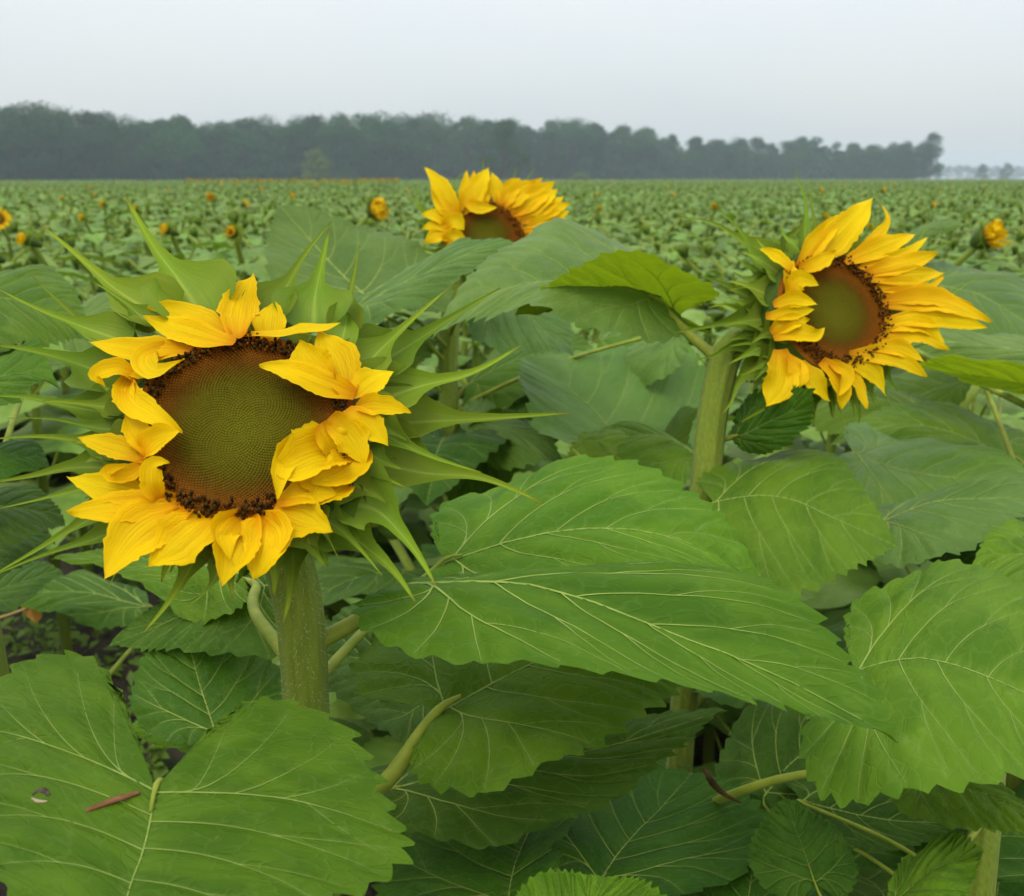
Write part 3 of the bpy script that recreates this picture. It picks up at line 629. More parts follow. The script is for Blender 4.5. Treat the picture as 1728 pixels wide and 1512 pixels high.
for ctrl, wd in [
    ([(1300, 540, -.45), (1228, 545, -.6), (1190, 552, -.6), (1135, 562, -.5)], 36),
    ([(1310, 560, -.3), (1275, 578, -.42), (1255, 580, -.42), (1228, 585, -.35)], 30),
    ([(1290, 580, -.7), (1222, 590, -.85), (1205, 600, -.8), (1180, 606, -.7)], 34),
    ([(1310, 600, -.3), (1272, 622, -.42), (1258, 630, -.4), (1245, 633, -.35)], 32),
    ([(1320, 480, -.2), (1300, 473, -.3), (1265, 482, -.32), (1228, 490, -.3)], 34),
    ([(1300, 500, -.55), (1250, 495, -.7), (1215, 478, -.7), (1175, 464, -.6)], 36),
    ([(1320, 450, -.25), (1275, 440, -.35), (1255, 400, -.35), (1208, 350, -.3)], 40),
    ([(1310, 440, -.55), (1262, 415, -.65), (1210, 380, -.65), (1140, 367, -.5)], 26),
    ([(1360, 430, -.2), (1358, 380, -.28), (1358, 340, -.28), (1337, 284, -.2)], 30),
    ([(1385, 430, -.15), (1375, 385, -.2), (1368, 340, -.2), (1369, 303, -.15)], 26),
    ([(1330, 440, -.45), (1330, 405, -.5), (1352, 380, -.5), (1362, 345, -.45)], 34),
    ([(1440, 430, -.2), (1420, 360, -.25), (1385, 340, -.2)], 18),
    ([(1520, 470, -.1), (1560, 430, -.2), (1590, 415, -.2), (1625, 395, -.15)], 22),
    ([(1480, 430, -.1), (1545, 410, -.15), (1562, 380, -.15), (1567, 362, -.1)], 20),
    ([(1540, 500, -.1), (1600, 498, -.2), (1630, 480, -.2), (1655, 464, -.15)], 16),
    ([(1480, 610, -.15), (1495, 665, -.2), (1513, 697, -.15)], 16),
    ([(1400, 620, -.15), (1415, 690, -.25), (1428, 720, -.2)], 26),
    ([(1350, 610, -.2), (1368, 670, -.25), (1355, 690, -.2)], 20),
    ([(1310, 560, -.5), (1240, 520, -.65), (1225, 515, -.6), (1195, 520, -.55)], 40),
    ([(1300, 600, -.6), (1245, 645, -.7), (1232, 680, -.7), (1215, 700, -.6)], 44),
    ([(1340, 620, -.4), (1300, 680, -.5), (1270, 700, -.5), (1250, 712, -.4)], 44),
    ([(1310, 520, -.25), (1290, 520, -.32), (1278, 528, -.32), (1260, 520, -.3)], 24),
]: H2.bract(ctrl, wd)
B.leaf([(1110, 505, 1.22), (1000, 466, 1.18), (860, 486, 1.12), (728, 578, 1.06)], (990, 370, 1.34), (1000, 535, 1.08), 0, pet=[(1200, 612, 1.155), (1150, 552, 1.18), (1130, 530, 1.2)], droop=.1, pr=.0055, mat='leaf_pale')
B.leaf([(1146, 533, 1.26), (1070, 505, 1.25), (980, 508, 1.19), (868, 534, 1.12)], (1090, 428, 1.10), (1090, 524, 1.27), 0, pet=False, droop=.0, wave=.01, label='bright yellow-green leaf underside lit through from above', flip=True, mat='leaf_young')
B.leaf([(1205, 850, 1.02), (1330, 838, .98), (1430, 880, .95), (1515, 925, .93)], (1330, 735, 1.12), (1240, 1010, .88), 1, pet=None, droop=.12, wave=.015)
B.leaf([(1236, 738, 1.15), (1290, 715, 1.08), (1340, 690, 1.04), (1375, 655, 1.0)], (1280, 655, 1.12), (1310, 760, 1.06), 2, mat='leaf_low', pet=[(1222, 745, 1.145)], droop=.1, wave=.01)
B.leaf([(1090, 800, 1.5), (1010, 700, 1.58), (950, 645, 1.64), (880, 604, 1.7)], (1185, 655, 1.74), (905, 725, 1.46), 1, pet=[(1190, 900, 1.15), (1130, 850, 1.35)], droop=-.1, wave=.05, mat='leaf_pale')
B.leaf([(975, 745, 1.42), (1040, 752, 1.38), (1090, 780, 1.34), (1130, 822, 1.3)], (1060, 715, 1.45), (1010, 800, 1.34), 2, pet=None, veins=False)
B.leaf([(1105, 775, 1.3), (1130, 730, 1.33), (1180, 690, 1.36)], (1130, 705, 1.4), (1160, 740, 1.3), 2, pet=None, veins=False, mat='leaf_young')
B.leaf([(1180, 770, 1.25), (1120, 740, 1.32), (1060, 738, 1.4), (985, 760, 1.48)], (1085, 700, 1.5), (1070, 800, 1.28), 2, pet=None, mat='leaf')
B.low_leaves(8, .25, .88, 9, .24)

# ================================================================== plant C: the flower behind, half hidden by leaves
nC = head_back((822, 398), 1.75, math.radians(8), math.radians(18), 62, .7); sC = P(757, 585, 1.78); fC = vertical_foot(sC, (.03, .02)); sC2 = P(762, 760, 1.76)
C_ = Plant([fC, sC2, sC, P(768, 500, 1.79), nC], [.019, .018, .0175, .017, .018], 'sunflower behind the others, lower half of its bloom hidden by a leaf', hair=1200, seed=3)
H3 = Head(C_, (822, 398), 1.75, math.radians(8), math.radians(18), 62)
H3.disc(1200, 300, .7, r0=.76, vs=1.25); H3.inner_bracts(24, .7, 7)
for ctrl, wd, kw in [
    ([(770, 368, .05), (748, 322, .12), (717, 282, .06)], 30, {}), ([(778, 350, .04), (784, 318, .08), (788, 287, .05)], 16, {}),
    ([(775, 362, .06), (800, 325, .14), (825, 283, .1)], 34, {}), ([(838, 345, .05), (838, 318, .1), (830, 290, .08)], 20, {}),
    ([(785, 340, .05), (800, 350, .2), (820, 352, .26), (839, 350, .24)], 20, dict(cup=.5)), ([(845, 352, .05), (858, 325, .12), (878, 301, .08)], 30, {}),
    ([(848, 352, .06), (870, 330, .14), (904, 307, .1)], 34, {}), ([(862, 362, .05), (900, 335, .14), (936, 306, .08)], 34, {}),
    ([(870, 366, .06), (905, 345, .14), (942, 319, .08)], 28, {}), ([(878, 374, .05), (920, 358, .12), (963, 343, .06)], 26, {}),
    ([(884, 390, .06), (920, 378, .12), (954, 367, .06)], 30, {}), ([(886, 400, .05), (930, 396, .1), (970, 400, .05)], 22, {}),
    ([(885, 410, .04), (930, 410, .1), (976, 424, .05)], 24, {}), ([(765, 378, .05), (738, 364, .1), (711, 362, .05)], 24, {}),
    ([(800, 350, .03), (800, 318, .08), (800, 288, .04)], 20, {}), ([(852, 352, .03), (885, 325, .1), (916, 300, .05)], 24, {}), ([(872, 370, .03), (915, 352, .1), (952, 332, .05)], 24, {}), ([(880, 382, .03), (925, 370, .1), (962, 356, .05)], 22, {}),
    ([(768, 375, .03), (746, 345, .08), (727, 316, .04)], 24, {}), ([(815, 346, .03), (822, 318, .08), (814, 290, .04)], 18, {}), ([(765, 385, .03), (738, 380, .08), (712, 386, .04)], 20, {}),
    ([(768, 392, .05), (740, 396, .1), (716, 411, .05)], 26, {}), ([(752, 385, .05), (765, 375, .2), (783, 388, .26)], 30, dict(cup=.5)),
    ([(752, 412, .03), (765, 404, .2), (788, 412, .26)], 28, dict(cup=.5)), ([(815, 355, .05), (812, 330, .1), (805, 300, .06)], 24, {}),
]: H3.petal(ctrl, wd, **kw)
for ctrl, wd in [
    ([(770, 360, -.15), (735, 310, -.2), (708, 273, -.15)], 16), ([(815, 340, -.15), (815, 300, -.2), (815, 266, -.15)], 14), ([(820, 340, -.15), (822, 305, -.2), (824, 272, -.15)], 10),
    ([(865, 345, -.15), (866, 310, -.2), (871, 280, -.15)], 13), ([(880, 345, -.15), (888, 305, -.2), (905, 282, -.15)], 12), ([(765, 370, -.3), (725, 365, -.4), (690, 325, -.4)], 24),
    ([(765, 390, -.3), (720, 380, -.4), (680, 362, -.3)], 24), ([(770, 350, -.2), (765, 310, -.2), (790, 288, -.2)], 12), ([(870, 400, -.2), (930, 385, -.3), (985, 395, -.3)], 20),
    ([(775, 420, -.3), (740, 425, -.4), (690, 410, -.3)], 26), ([(760, 360, -.3), (710, 350, -.4), (700, 318, -.35)], 18),
]: H3.bract(ctrl, wd)
C_.leaf([(590, 520, 1.50), (700, 462, 1.44), (790, 435, 1.40), (885, 418, 1.36)], (720, 425, 1.52), (690, 510, 1.38), 2, pet=[(745, 590, 1.77), (680, 530, 1.62), (600, 520, 1.52)], droop=.15, mat='leaf_pale')
C_.leaf([(640, 525, 1.62), (585, 465, 1.68), (520, 400, 1.75), (470, 350, 1.80)], (735, 430, 1.72), (470, 500, 1.60), 0, pet=[(748, 620, 1.77), (700, 560, 1.7)], droop=.12, wave=.03, mat='leaf_pale')
C_.leaf([(820, 490, 1.58), (880, 525, 1.5), (930, 565, 1.45), (968, 600, 1.41)], (930, 500, 1.58), (820, 575, 1.45), 2, pet=[(765, 570, 1.78), (790, 510, 1.65)], droop=.1, mat='leaf_pale')
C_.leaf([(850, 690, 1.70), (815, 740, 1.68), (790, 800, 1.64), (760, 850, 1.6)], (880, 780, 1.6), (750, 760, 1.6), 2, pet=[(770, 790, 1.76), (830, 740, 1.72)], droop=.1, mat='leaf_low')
C_.leaf([(790, 650, 1.78), (860, 610, 1.82), (930, 590, 1.86), (1010, 605, 1.9)], (890, 560, 1.98), (890, 660, 1.74), 0, pet=None, mat='leaf')
C_.leaf([(1010, 575, 2.0), (1070, 560, 1.95), (1120, 575, 1.9), (1185, 610, 1.86)], (1080, 535, 2.1), (1080, 620, 1.85), 2, pet=None, mat='leaf')
C_.leaf([(640, 600, 1.7), (690, 570, 1.75), (720, 560, 1.8), (760, 545, 1.85)], (690, 540, 1.85), (710, 610, 1.7), 2, pet=None, mat='leaf')
C_.leaf([(960, 700, 1.72), (900, 680, 1.76), (850, 690, 1.78), (800, 720, 1.8)], (890, 640, 1.88), (880, 730, 1.66), 0, pet=None, mat='leaf')
C_.leaf([(1150, 560, 1.66), (1090, 585, 1.7), (1040, 610, 1.74), (990, 650, 1.78)], (1090, 560, 1.8), (1100, 640, 1.62), 2, pet=None, mat='leaf_pale')
C_.leaf([(780, 690, 1.7), (830, 720, 1.64), (890, 740, 1.58), (960, 790, 1.52)], (860, 690, 1.7), (830, 770, 1.56), 2, pet=None, mat='leaf_pale')
C_.low_leaves(8, .4, 1.05, 13, .25)

# ================================================================== leaves of neighbouring plants without visible heads
sD = P(1660, 1420, .86); D = Plant([vertical_foot(sD), sD * [1, 1, .5], sD, P(1672, 1300, .88)], [.016, .016, .015, .012], 'leafy sunflower plant in the lower right corner, its head out of the frame', seed=4)
D.leaf([(1442, 1135, .72), (1560, 1112, .70), (1690, 1145, .67), (1900, 1270, .62)], (1600, 930, .86), (1490, 1330, .60), 0, pet=[(1665, 1330, .87), (1590, 1250, .82), (1500, 1165, .75)], droop=.05, wave=.02)
D.leaf([(1375, 1490, .72), (1355, 1430, .74), (1340, 1390, .76), (1325, 1345, .78)], (1440, 1430, .74), (1265, 1450, .74), 1, pet=[(1420, 1560, .74)], droop=.15, pr=.002, mat='leaf_low')
D.leaf([(1500, 1530, .66), (1560, 1480, .68), (1610, 1455, .70), (1660, 1430, .72)], (1560, 1410, .72), (1600, 1540, .62), 2, pet=False, droop=.1)
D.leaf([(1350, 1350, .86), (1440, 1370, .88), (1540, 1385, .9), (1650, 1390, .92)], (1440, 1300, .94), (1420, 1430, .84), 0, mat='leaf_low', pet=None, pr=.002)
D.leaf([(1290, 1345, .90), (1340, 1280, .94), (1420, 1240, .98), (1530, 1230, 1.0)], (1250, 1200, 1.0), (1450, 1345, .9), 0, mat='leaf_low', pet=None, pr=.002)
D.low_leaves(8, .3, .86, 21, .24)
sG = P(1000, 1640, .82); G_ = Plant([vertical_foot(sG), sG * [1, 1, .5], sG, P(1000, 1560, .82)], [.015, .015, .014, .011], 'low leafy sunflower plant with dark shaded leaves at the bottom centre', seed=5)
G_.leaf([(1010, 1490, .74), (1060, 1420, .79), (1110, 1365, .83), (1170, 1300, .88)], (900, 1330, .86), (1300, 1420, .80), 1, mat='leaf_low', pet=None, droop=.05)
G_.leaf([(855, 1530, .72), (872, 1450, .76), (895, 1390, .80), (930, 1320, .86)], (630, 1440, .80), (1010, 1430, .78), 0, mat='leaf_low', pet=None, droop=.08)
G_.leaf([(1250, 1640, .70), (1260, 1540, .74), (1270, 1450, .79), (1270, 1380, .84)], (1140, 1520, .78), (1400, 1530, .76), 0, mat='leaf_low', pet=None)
G_.leaf([(960, 1640, .52), (980, 1570, .54), (1000, 1520, .55), (1020, 1480, .56)], (880, 1500, .56), (1130, 1530, .54), 2, pet=False, droop=.05)
G_.leaf([(1540, 1290, .78), (1640, 1330, .74), (1720, 1370, .72), (1800, 1420, .70)], (1620, 1280, .78), (1560, 1380, .72), 2, pet=[(1000, 1560, .82), (1100, 1430, .92), (1190, 1362, .86), (1250, 1335, .81), (1300, 1318, .80), (1400, 1300, .79)], pr=.0042, droop=.1)
G_.low_leaves(8, .3, .82, 33, .24)
sE = P(1760, 900, 1.25); E_ = Plant([vertical_foot(sE), sE * [1, 1, .5], sE, P(1765, 700, 1.3)], [.017, .017, .016, .013], 'tall sunflower plant at the right edge with broad overlapping leaves', seed=6)
E_.leaf([(1440, 765, 1.30), (1560, 800, 1.24), (1680, 815, 1.2), (1800, 850, 1.16)], (1560, 720, 1.42), (1530, 885, 1.14), 0, pet=None, droop=.1, wave=.03, mat='leaf_pale')
E_.leaf([(1480, 885, 1.10), (1600, 845, 1.1), (1700, 835, 1.1), (1800, 860, 1.1)], (1600, 800, 1.2), (1600, 920, 1.0), 0, pet=None, droop=.1, wave=.03, mat='leaf_pale')
E_.leaf([(1708, 768, 1.50), (1620, 735, 1.48), (1520, 715, 1.46), (1400, 750, 1.44)], (1640, 680, 1.62), (1610, 800, 1.38), 1, pet=None, droop=.1, wave=.02)
E_.leaf([(1840, 960, .96), (1760, 935, .93), (1690, 940, .9), (1630, 985, .88)], (1740, 880, 1.0), (1740, 1040, .84), 0, pet=None, droop=.1)
E_.leaf([(1800, 600, 1.52), (1700, 585, 1.5), (1600, 575, 1.48), (1520, 590, 1.46)], (1680, 545, 1.6), (1680, 622, 1.46), 2, pet=None, droop=.2, mat='leaf_pale')
E_.leaf([(1820, 655, 1.38), (1720, 645, 1.36), (1640, 632, 1.34), (1545, 618, 1.30)], (1690, 600, 1.22), (1690, 656, 1.38), 2, pet=False, droop=.05, wave=.008, flip=True, mat='leaf_young')
E_.leaf([(1560, 470, 1.85), (1640, 490, 1.8), (1720, 540, 1.75), (1790, 600, 1.7)], (1700, 450, 1.95), (1590, 560, 1.7), 0, pet=None, droop=.1, mat='leaf_pale')
E_.leaf([(1525, 402, 1.95), (1560, 386, 1.93), (1595, 381, 1.9), (1634, 384, 1.88)], (1570, 372, 2.0), (1560, 404, 1.9), 2, pet=[(1470, 440, 1.98)], droop=.1, mat='leaf_pale')
E_.leaf([(1570, 700, 1.72), (1490, 675, 1.76), (1410, 680, 1.8), (1330, 715, 1.85)], (1480, 635, 1.92), (1450, 735, 1.68), 0, pet=None, mat='leaf')
E_.leaf([(1640, 640, 1.9), (1560, 655, 1.86), (1500, 670, 1.82), (1430, 700, 1.78)], (1560, 610, 2.0), (1540, 705, 1.78), 2, pet=None, mat='leaf')
E_.leaf([(1700, 920, 1.15), (1640, 900, 1.2), (1570, 900, 1.25), (1500, 930, 1.3)], (1610, 860, 1.3), (1610, 950, 1.12), 0, pet=None, mat='leaf_low')
E_.low_leaves(8, .4, 1.0, 41, .25)
sI = P(-60, 700, 1.05); I_ = Plant([vertical_foot(sI), sI * [1, 1, .5], sI, P(-60, 540, 1.07)], [.016, .016, .015, .012], 'sunflower plant cut off by the left edge, its leaves behind the spiky bracts', seed=7)
I_.leaf([(-80, 660, 1.0), (-20, 640, .98), (40, 625, .97), (100, 655, .96)], (10, 575, 1.05), (0, 680, .94), 2, pet=False, droop=.1)
I_.leaf([(-70, 500, 1.1), (20, 500, 1.08), (90, 530, 1.06), (150, 580, 1.04)], (60, 440, 1.2), (0, 580, 1.02), 0, pet=None, droop=.1)
I_.leaf([(90, 560, 1.45), (150, 525, 1.5), (200, 515, 1.52), (260, 530, 1.55)], (160, 490, 1.6), (170, 570, 1.45), 2, pet=None, mat='leaf_pale')
I_.leaf([(-60, 780, 1.0), (0, 765, 1.02), (50, 770, 1.04), (85, 790, 1.06)], (10, 735, 1.1), (0, 805, .98), 2, pet=None, mat='leaf_low')
I_.leaf([(-60, 860, 1.1), (0, 850, 1.12), (60, 860, 1.15), (110, 890, 1.18)], (20, 810, 1.2), (10, 910, 1.05), 0, pet=None, mat='leaf_low')
I_.leaf([(-60, 930, 1.2), (0, 910, 1.22), (50, 905, 1.25), (95, 915, 1.28)], (10, 870, 1.3), (10, 960, 1.15), 2, pet=None, mat='leaf_low')

I_.leaf([(250, 1020, 1.5), (160, 1000, 1.55), (90, 1000, 1.6), (10, 1020, 1.65)], (150, 955, 1.7), (140, 1048, 1.5), 2, pet=None, mat='leaf_low')
I_.leaf([(-40, 1010, 1.3), (10, 990, 1.35), (60, 975, 1.4), (110, 970, 1.45)], (20, 940, 1.45), (40, 1010, 1.3), 2, pet=None, mat='leaf_low')
# ------------------------------------------------------------------ little things lying on the leaves
def twig(name, pts, r, mat, label, cat):
    g = Geo(); p = np.array([P(*q) for q in pts]); tube(g, p, r, 16, 7, .1, 3, .06); o = link(name, g.mesh(name, mat, p[0])); o.location = tuple(p[0]); return tag(o, label, cat)
def on_leaf(Fm, px, py, up=.0015):
    gx, gy = [q.ravel() for q in np.meshgrid(np.linspace(-1, 1, 90), np.linspace(-.5, .9, 90))]; p = Fm(np.stack([gx, gy], 1)); d = p - CAMP; z = d @ CF
    e = np.hypot(864 + F_PX * (d @ CR) / z - px, 756 - F_PX * (d @ CU) / z - py); q = p[np.argmin(e)]; return q + nrm(CAMP - q) * up
def twig3(name, p, r, mat, label, cat):
    g = Geo(); p = np.array(p); tube(g, p, r, 16, 7, .1, 3, .06); o = link(name, g.mesh(name, mat, p[0])); o.location = tuple(p[0]); return tag(o, label, cat)
twig3('brown_twig', [on_leaf(LOWFM, 145, 1366), on_leaf(LOWFM, 190, 1352, .003), on_leaf(LOWFM, 238, 1338)], [.0011, .0016, .001], M['twig'], 'thin reddish brown twig lying on the wide lower left leaf', 'twig')
bd = empty('leaf_blemish', on_leaf(LOWFM, 68, 1345, 0.)); bo = np.array(bd.location); tag(bd, 'small dark brown and whitish blemish on the lower left leaf', 'blemish')
def blob(pts, r, mat, nm):
    g = Geo(); tube(g, pts, r, 8, 8, .15, 3, .12); link(nm, g.mesh(nm, mat, bo), bd)
blob([on_leaf(LOWFM, 56, 1350), on_leaf(LOWFM, 66, 1351), on_leaf(LOWFM, 78, 1352)], [.0004, .0010, .0004], M['white'], 'white_smear')
blob([on_leaf(LOWFM, 54, 1341), on_leaf(LOWFM, 68, 1338, .0006), on_leaf(LOWFM, 84, 1344)], [.0006, .0017, .0008], M['black'], 'dark_lump')
twig('withered_scrap', [(1188, 1296, .80), (1200, 1318, .795), (1222, 1340, .79), (1250, 1354, .79)], [.0016, .0030, .0018, .0008], M['dry'], 'dark brown withered leaf scrap hanging by the curved leaf stalk', 'dry leaf')
wl = empty('withered_leaf', P(0, 1042, 1.7)); wb = np.array(wl.location); tag(wl, 'small orange withered leaf on a tan stalk at the left edge', 'dry leaf')
g = Geo(); tube(g, [P(-60, 1052, 1.7), P(0, 1042, 1.7), P(46, 1026, 1.7)], [.0035, .003, .002], 12, 7); link('stalk', g.mesh('stalk', M['tan'], wb), wl)
mp_ = np.array([P(46, 1022, 1.7), P(52, 1036, 1.7), P(62, 1052, 1.69)]); Fm, n0 = leaf_map(mp_, P(70, 1038, 1.68) - mp_[1], P(36, 1030, 1.71) - mp_[1], toward=-CF)
link('blade', leaf_blade_geo(TPL_MID[0], Fm).mesh('blade', M['orange_leaf'], wb), wl)
#@@SECTION-FIELD
# ================================================================== ground
def ground():
    a = np.concatenate([np.linspace(0, 6, 70), 6 + 1700 * (np.linspace(0, 1, 40)[1:] ** 2.4)]); xs = np.r_[-a[:0:-1], a]
    ys = np.concatenate([[-60, -20, -8, -3], np.linspace(-1, 7, 90), 7 + 1700 * (np.linspace(0, 1, 44)[1:] ** 2.4)])
    X, Y = np.meshgrid(xs, ys); r = np.random.default_rng(4)
    near = np.exp(-((X / 7) ** 2 + ((Y - 3) / 6) ** 2)); Z = near * (r.normal(0, .012, X.shape) + .02 * np.sin(X * 9) + .015 * np.sin(Y * 7 + X * 3))
    g = Geo(); g.add(np.stack([X, Y, Z], -1).reshape(-1, 3), grid_faces(len(ys), len(xs)))
    m, t, o = new_mat('soil'); tcn = N(t, 'ShaderNodeTexCoord'); n1 = noise(t, tcn.outputs['Object'], 9, 6); n2 = noise(t, tcn.outputs['Object'], 60, 4); n3 = noise(t, tcn.outputs['Object'], 3.2, 4)
    c = rgb(t, n1, (.022, .015, .010), (.075, .055, .036), .3, .7).outputs[0]; c = mix(t, .4, c, mix(t, n2, (.02, .014, .01), (.11, .085, .06)))
    mo = rgb(t, n3, (0, 0, 0), (1, 1, 1), .5, .62).outputs[0]; c = mix(t, mo, c, mix(t, n2, (.02, .035, .01), (.045, .075, .018)))
    p = N(t, 'ShaderNodeBsdfPrincipled'); p.inputs['Roughness'].default_value = .95; t.links.new(c, p.inputs['Base Color'])
    t.links.new(bump(t, n2, .8, .02), p.inputs['Normal']); t.links.new(p.outputs[0], o.inputs[0])
    tag(link('ground', g.mesh('ground', m)), kind='structure')
ground()
def weeds():
    r = np.random.default_rng(8); g = Geo()
    for k in range(420):
        if k < 260: q = P(r.uniform(-150, 520), r.uniform(830, 1330), 1); d = q - CAMP; b = CAMP + d * (-CAM_H / d[2])
        else: q = P(r.uniform(1350, 1800), r.uniform(900, 1000), 1); d = q - CAMP; b = CAMP + d * (-CAM_H / d[2])
        for j in range(r.integers(6, 14)):
            a = r.uniform(0, 6.28); el = r.uniform(.2, 1.2); L = r.uniform(.025, .07); h = np.array([math.cos(a) * math.cos(el), math.sin(a) * math.cos(el), math.sin(el)]); s = np.array([-h[1], h[0], 0]) * L * .32
            o = b + np.array([0, 0, r.uniform(0, .08)]) + r.normal(0, .02, 3) * [1, 1, .3]; g.add([o, o + h * L * .5 + s, o + h * L - [0, 0, L * .25], o + h * L * .5 - s], [(0, 1, 2, 3)], [(0, 0), (1, .5), (0, 1), (.5, .5)])
    tag(link('weeds', g.mesh('weeds', M['leaf_far'])), 'small green weeds growing on the dark soil between the plants', 'weeds', kind='stuff')
weeds()

# ================================================================== the field
def field_parts(seed, height, head, tpls, nleaf, nc=7, size=.285, sunk=False):
    """part meshes (in plant space) of one field plant: stem, leaves, head"""
    r = np.random.default_rng(seed); parts = []; lean = r.normal(0, .03, 2)
    stem = np.array([(0, 0, 0), (lean[0] * .3, lean[1] * .3, height * .5), (lean[0], lean[1], height), (lean[0] + .012, lean[1] - .05, height + .035)])
    g = Geo(); tube(g, stem, [.015, .014, .012, .010], 10, nc); parts.append(('stem', g, 'stem'))
    for i in range(nleaf):
        f = (i + .6) / nleaf; z = height * (.30 + .64 * f); a = i * 2.399 + r.normal(0, .2) + seed; h = np.array([math.cos(a), math.sin(a), 0])
        q = catmull(stem[:3], [z / height])[0]; L = size * (1.05 - .55 * max(0, f - .55) / .45) * r.uniform(.85, 1.15); pl = L * r.uniform(.35, .55); ang = .35 + .6 * f
        p0 = q + h * pl * math.cos(ang) + np.array([0, 0, pl * math.sin(ang)]); dr = r.uniform(.05, .5) * (1.1 - .5 * f); up = np.array([0, 0, 1.])
        mid = [p0, p0 + h * L * .35 + up * L * (.10 - .2 * dr), p0 + h * L * .7 + up * L * (.04 - .55 * dr), p0 + h * L * .95 - up * L * dr]
        sd = np.array([-h[1], h[0], 0]); wd = L * r.uniform(.38, .47)
        Fm, n0 = leaf_map(mid, sd * wd + up * wd * r.uniform(-.1, .35), -sd * wd + up * wd * r.uniform(-.1, .35), seed=seed * 50 + i, groove=.003)
        g = Geo(); leaf_blade_geo(tpls[i % len(tpls)], Fm, g); tube(g, [q, (q + p0) / 2 + [0, 0, -.01], p0], [.005, .0035], 4, 4, m=1); parts.append(('leaf', g, ('leaf_far', 'petiole')))
    top = stem[-1] - (np.array([0, 0, .05]) if sunk else 0); g = Geo(); rc = (.6 if sunk else 1) * {'bud': .027, 'open': .031, 'half': .014, 'big': .048, 'mid': .034}[head]; fd = r.uniform(-.7, .7) - math.pi / 2; tl = {'bud': 1.1, 'open': .25, 'half': .4, 'big': .3, 'mid': .4}[head]
    n = nrm([math.cos(fd) * math.cos(tl), math.sin(fd) * math.cos(tl), math.sin(tl)]); u = nrm(np.cross([0, 0, 1.], n)); v = np.cross(n, u); c = top + n * .02 + np.array([0, 0, .015])
    th = np.linspace(0, 2 * np.pi, 12, endpoint=False); ring = lambda q, z: c + (np.cos(th)[:, None] * u + np.sin(th)[:, None] * v) * q + n * z
    g.add(np.vstack([ring(.008, -.045), ring(rc * .7, -.03), ring(rc, -.008), ring(rc * .9, .01)]), grid_faces(4, 12, True), m=1)
    g.add(np.vstack([ring(rc * .92, .008), ring(rc * .5, .016), ring(.002, .014)]), grid_faces(3, 12, True), a=np.repeat([.72, .4, .1] if head != 'bud' else [.2, .1, .1], 12), m=3 if head != 'bud' else 1)
    nb = 22
    for k in range(nb):
        a = k * 2.399; e = math.cos(a) * u + math.sin(a) * v; out_ = r.uniform(.6, 1.0) if head != 'bud' else r.uniform(-.5, .7); L = rc * r.uniform(1.5, 2.4) * (2.1 if head == 'half' else 1)
        b0 = c + e * rc * .85 - n * .008; b1 = b0 + nrm(e * (.4 + out_ * .6) + n * (1 - out_ * .7) * .8) * L * .5; b2 = b1 + nrm(e * out_ + n * (.8 - out_) + r.normal(0, .2, 3)) * L * .6
        vv, ff, uv = strip([b0, b1, b2], rc * .65, BRW, n, nl=7, nw=3, seed=k); g.add(vv, ff, uv, m=0)
    if head != 'bud':
        for k in range(20 if head == 'open' else 34):
            a = k * 2 * np.pi / 20 + r.normal(0, .1); e = math.cos(a) * u + math.sin(a) * v; L = rc * r.uniform(.9, 1.25); fw = r.uniform(.2, .6) if head == 'open' else r.uniform(1.4, 3.)
            b0 = c + e * rc * (.92 if k < 20 else .5 if k < 28 else .15) + n * .008; L *= 1 if head == 'open' else 1.4; b1 = b0 + nrm(e + n * fw) * L * .5; b2 = b1 + nrm(e * (1 if head == 'open' else -.35) + n * fw * .6 + r.normal(0, .2, 3)) * L * .55
            vv, ff, uv = strip([b0, b1, b2], rc * .48, RAYW, n, nl=7, nw=3, seed=k); g.add(vv, ff, uv, m=2)
    parts.append(('flower_head', g, ('bract', 'back', 'ray', 'disc')))
    return parts
def part_meshes(parts): return [(k, g.mesh('field_' + k, [M[x] for x in ((m,) if isinstance(m, str) else m)])) for k, g, m in parts]
def joined_mesh(parts, name):
    keys = ['stem', 'leaf_far', 'petiole', 'bract', 'back', 'ray', 'disc']; G = Geo()
    for k, g, m in parts:
        ms = (m,) if isinstance(m, str) else m; off = G.n
        G.v += g.v; G.uv += g.uv; G.a += g.a; G.n += g.n; G.f += [tuple(i + off for i in f) for f in g.f]; G.m += [keys.index(ms[x]) for x in g.m]
    return G.mesh(name, [M[k] for k in keys])
VAR = {}
for i in range(6): VAR['bud', i] = field_parts(100 + i, 1.10, 'bud', TPL_MID, 15, sunk=i % 3 != 0)
for i in range(3): VAR['open', i] = field_parts(200 + i, 1.14, 'open', TPL_MID, 15)
VAR['mid', 0] = field_parts(357, 1.12, 'mid', TPL_MID, 14)
VAR['big', 0] = field_parts(351, 1.12, 'big', TPL_MID, 14)
for i in range(2): VAR['half', i] = field_parts(300 + i, 1.12, 'half', TPL_MID, 15)
PM = {k: part_meshes(v) for k, v in VAR.items()}
JM = {k: joined_mesh(v, 'sunflower_plant_%s' % k[0]) for k, v in VAR.items()}
LOWM = [joined_mesh(field_parts(400 + i, 1.08, 'bud', TPL_LOW, 15, 4, .35, sunk=i != 0), 'field_sunflower') for i in range(4)] + [joined_mesh(field_parts(450, 1.16, 'mid', TPL_LOW, 15, 4, .35), 'field_sunflower')]

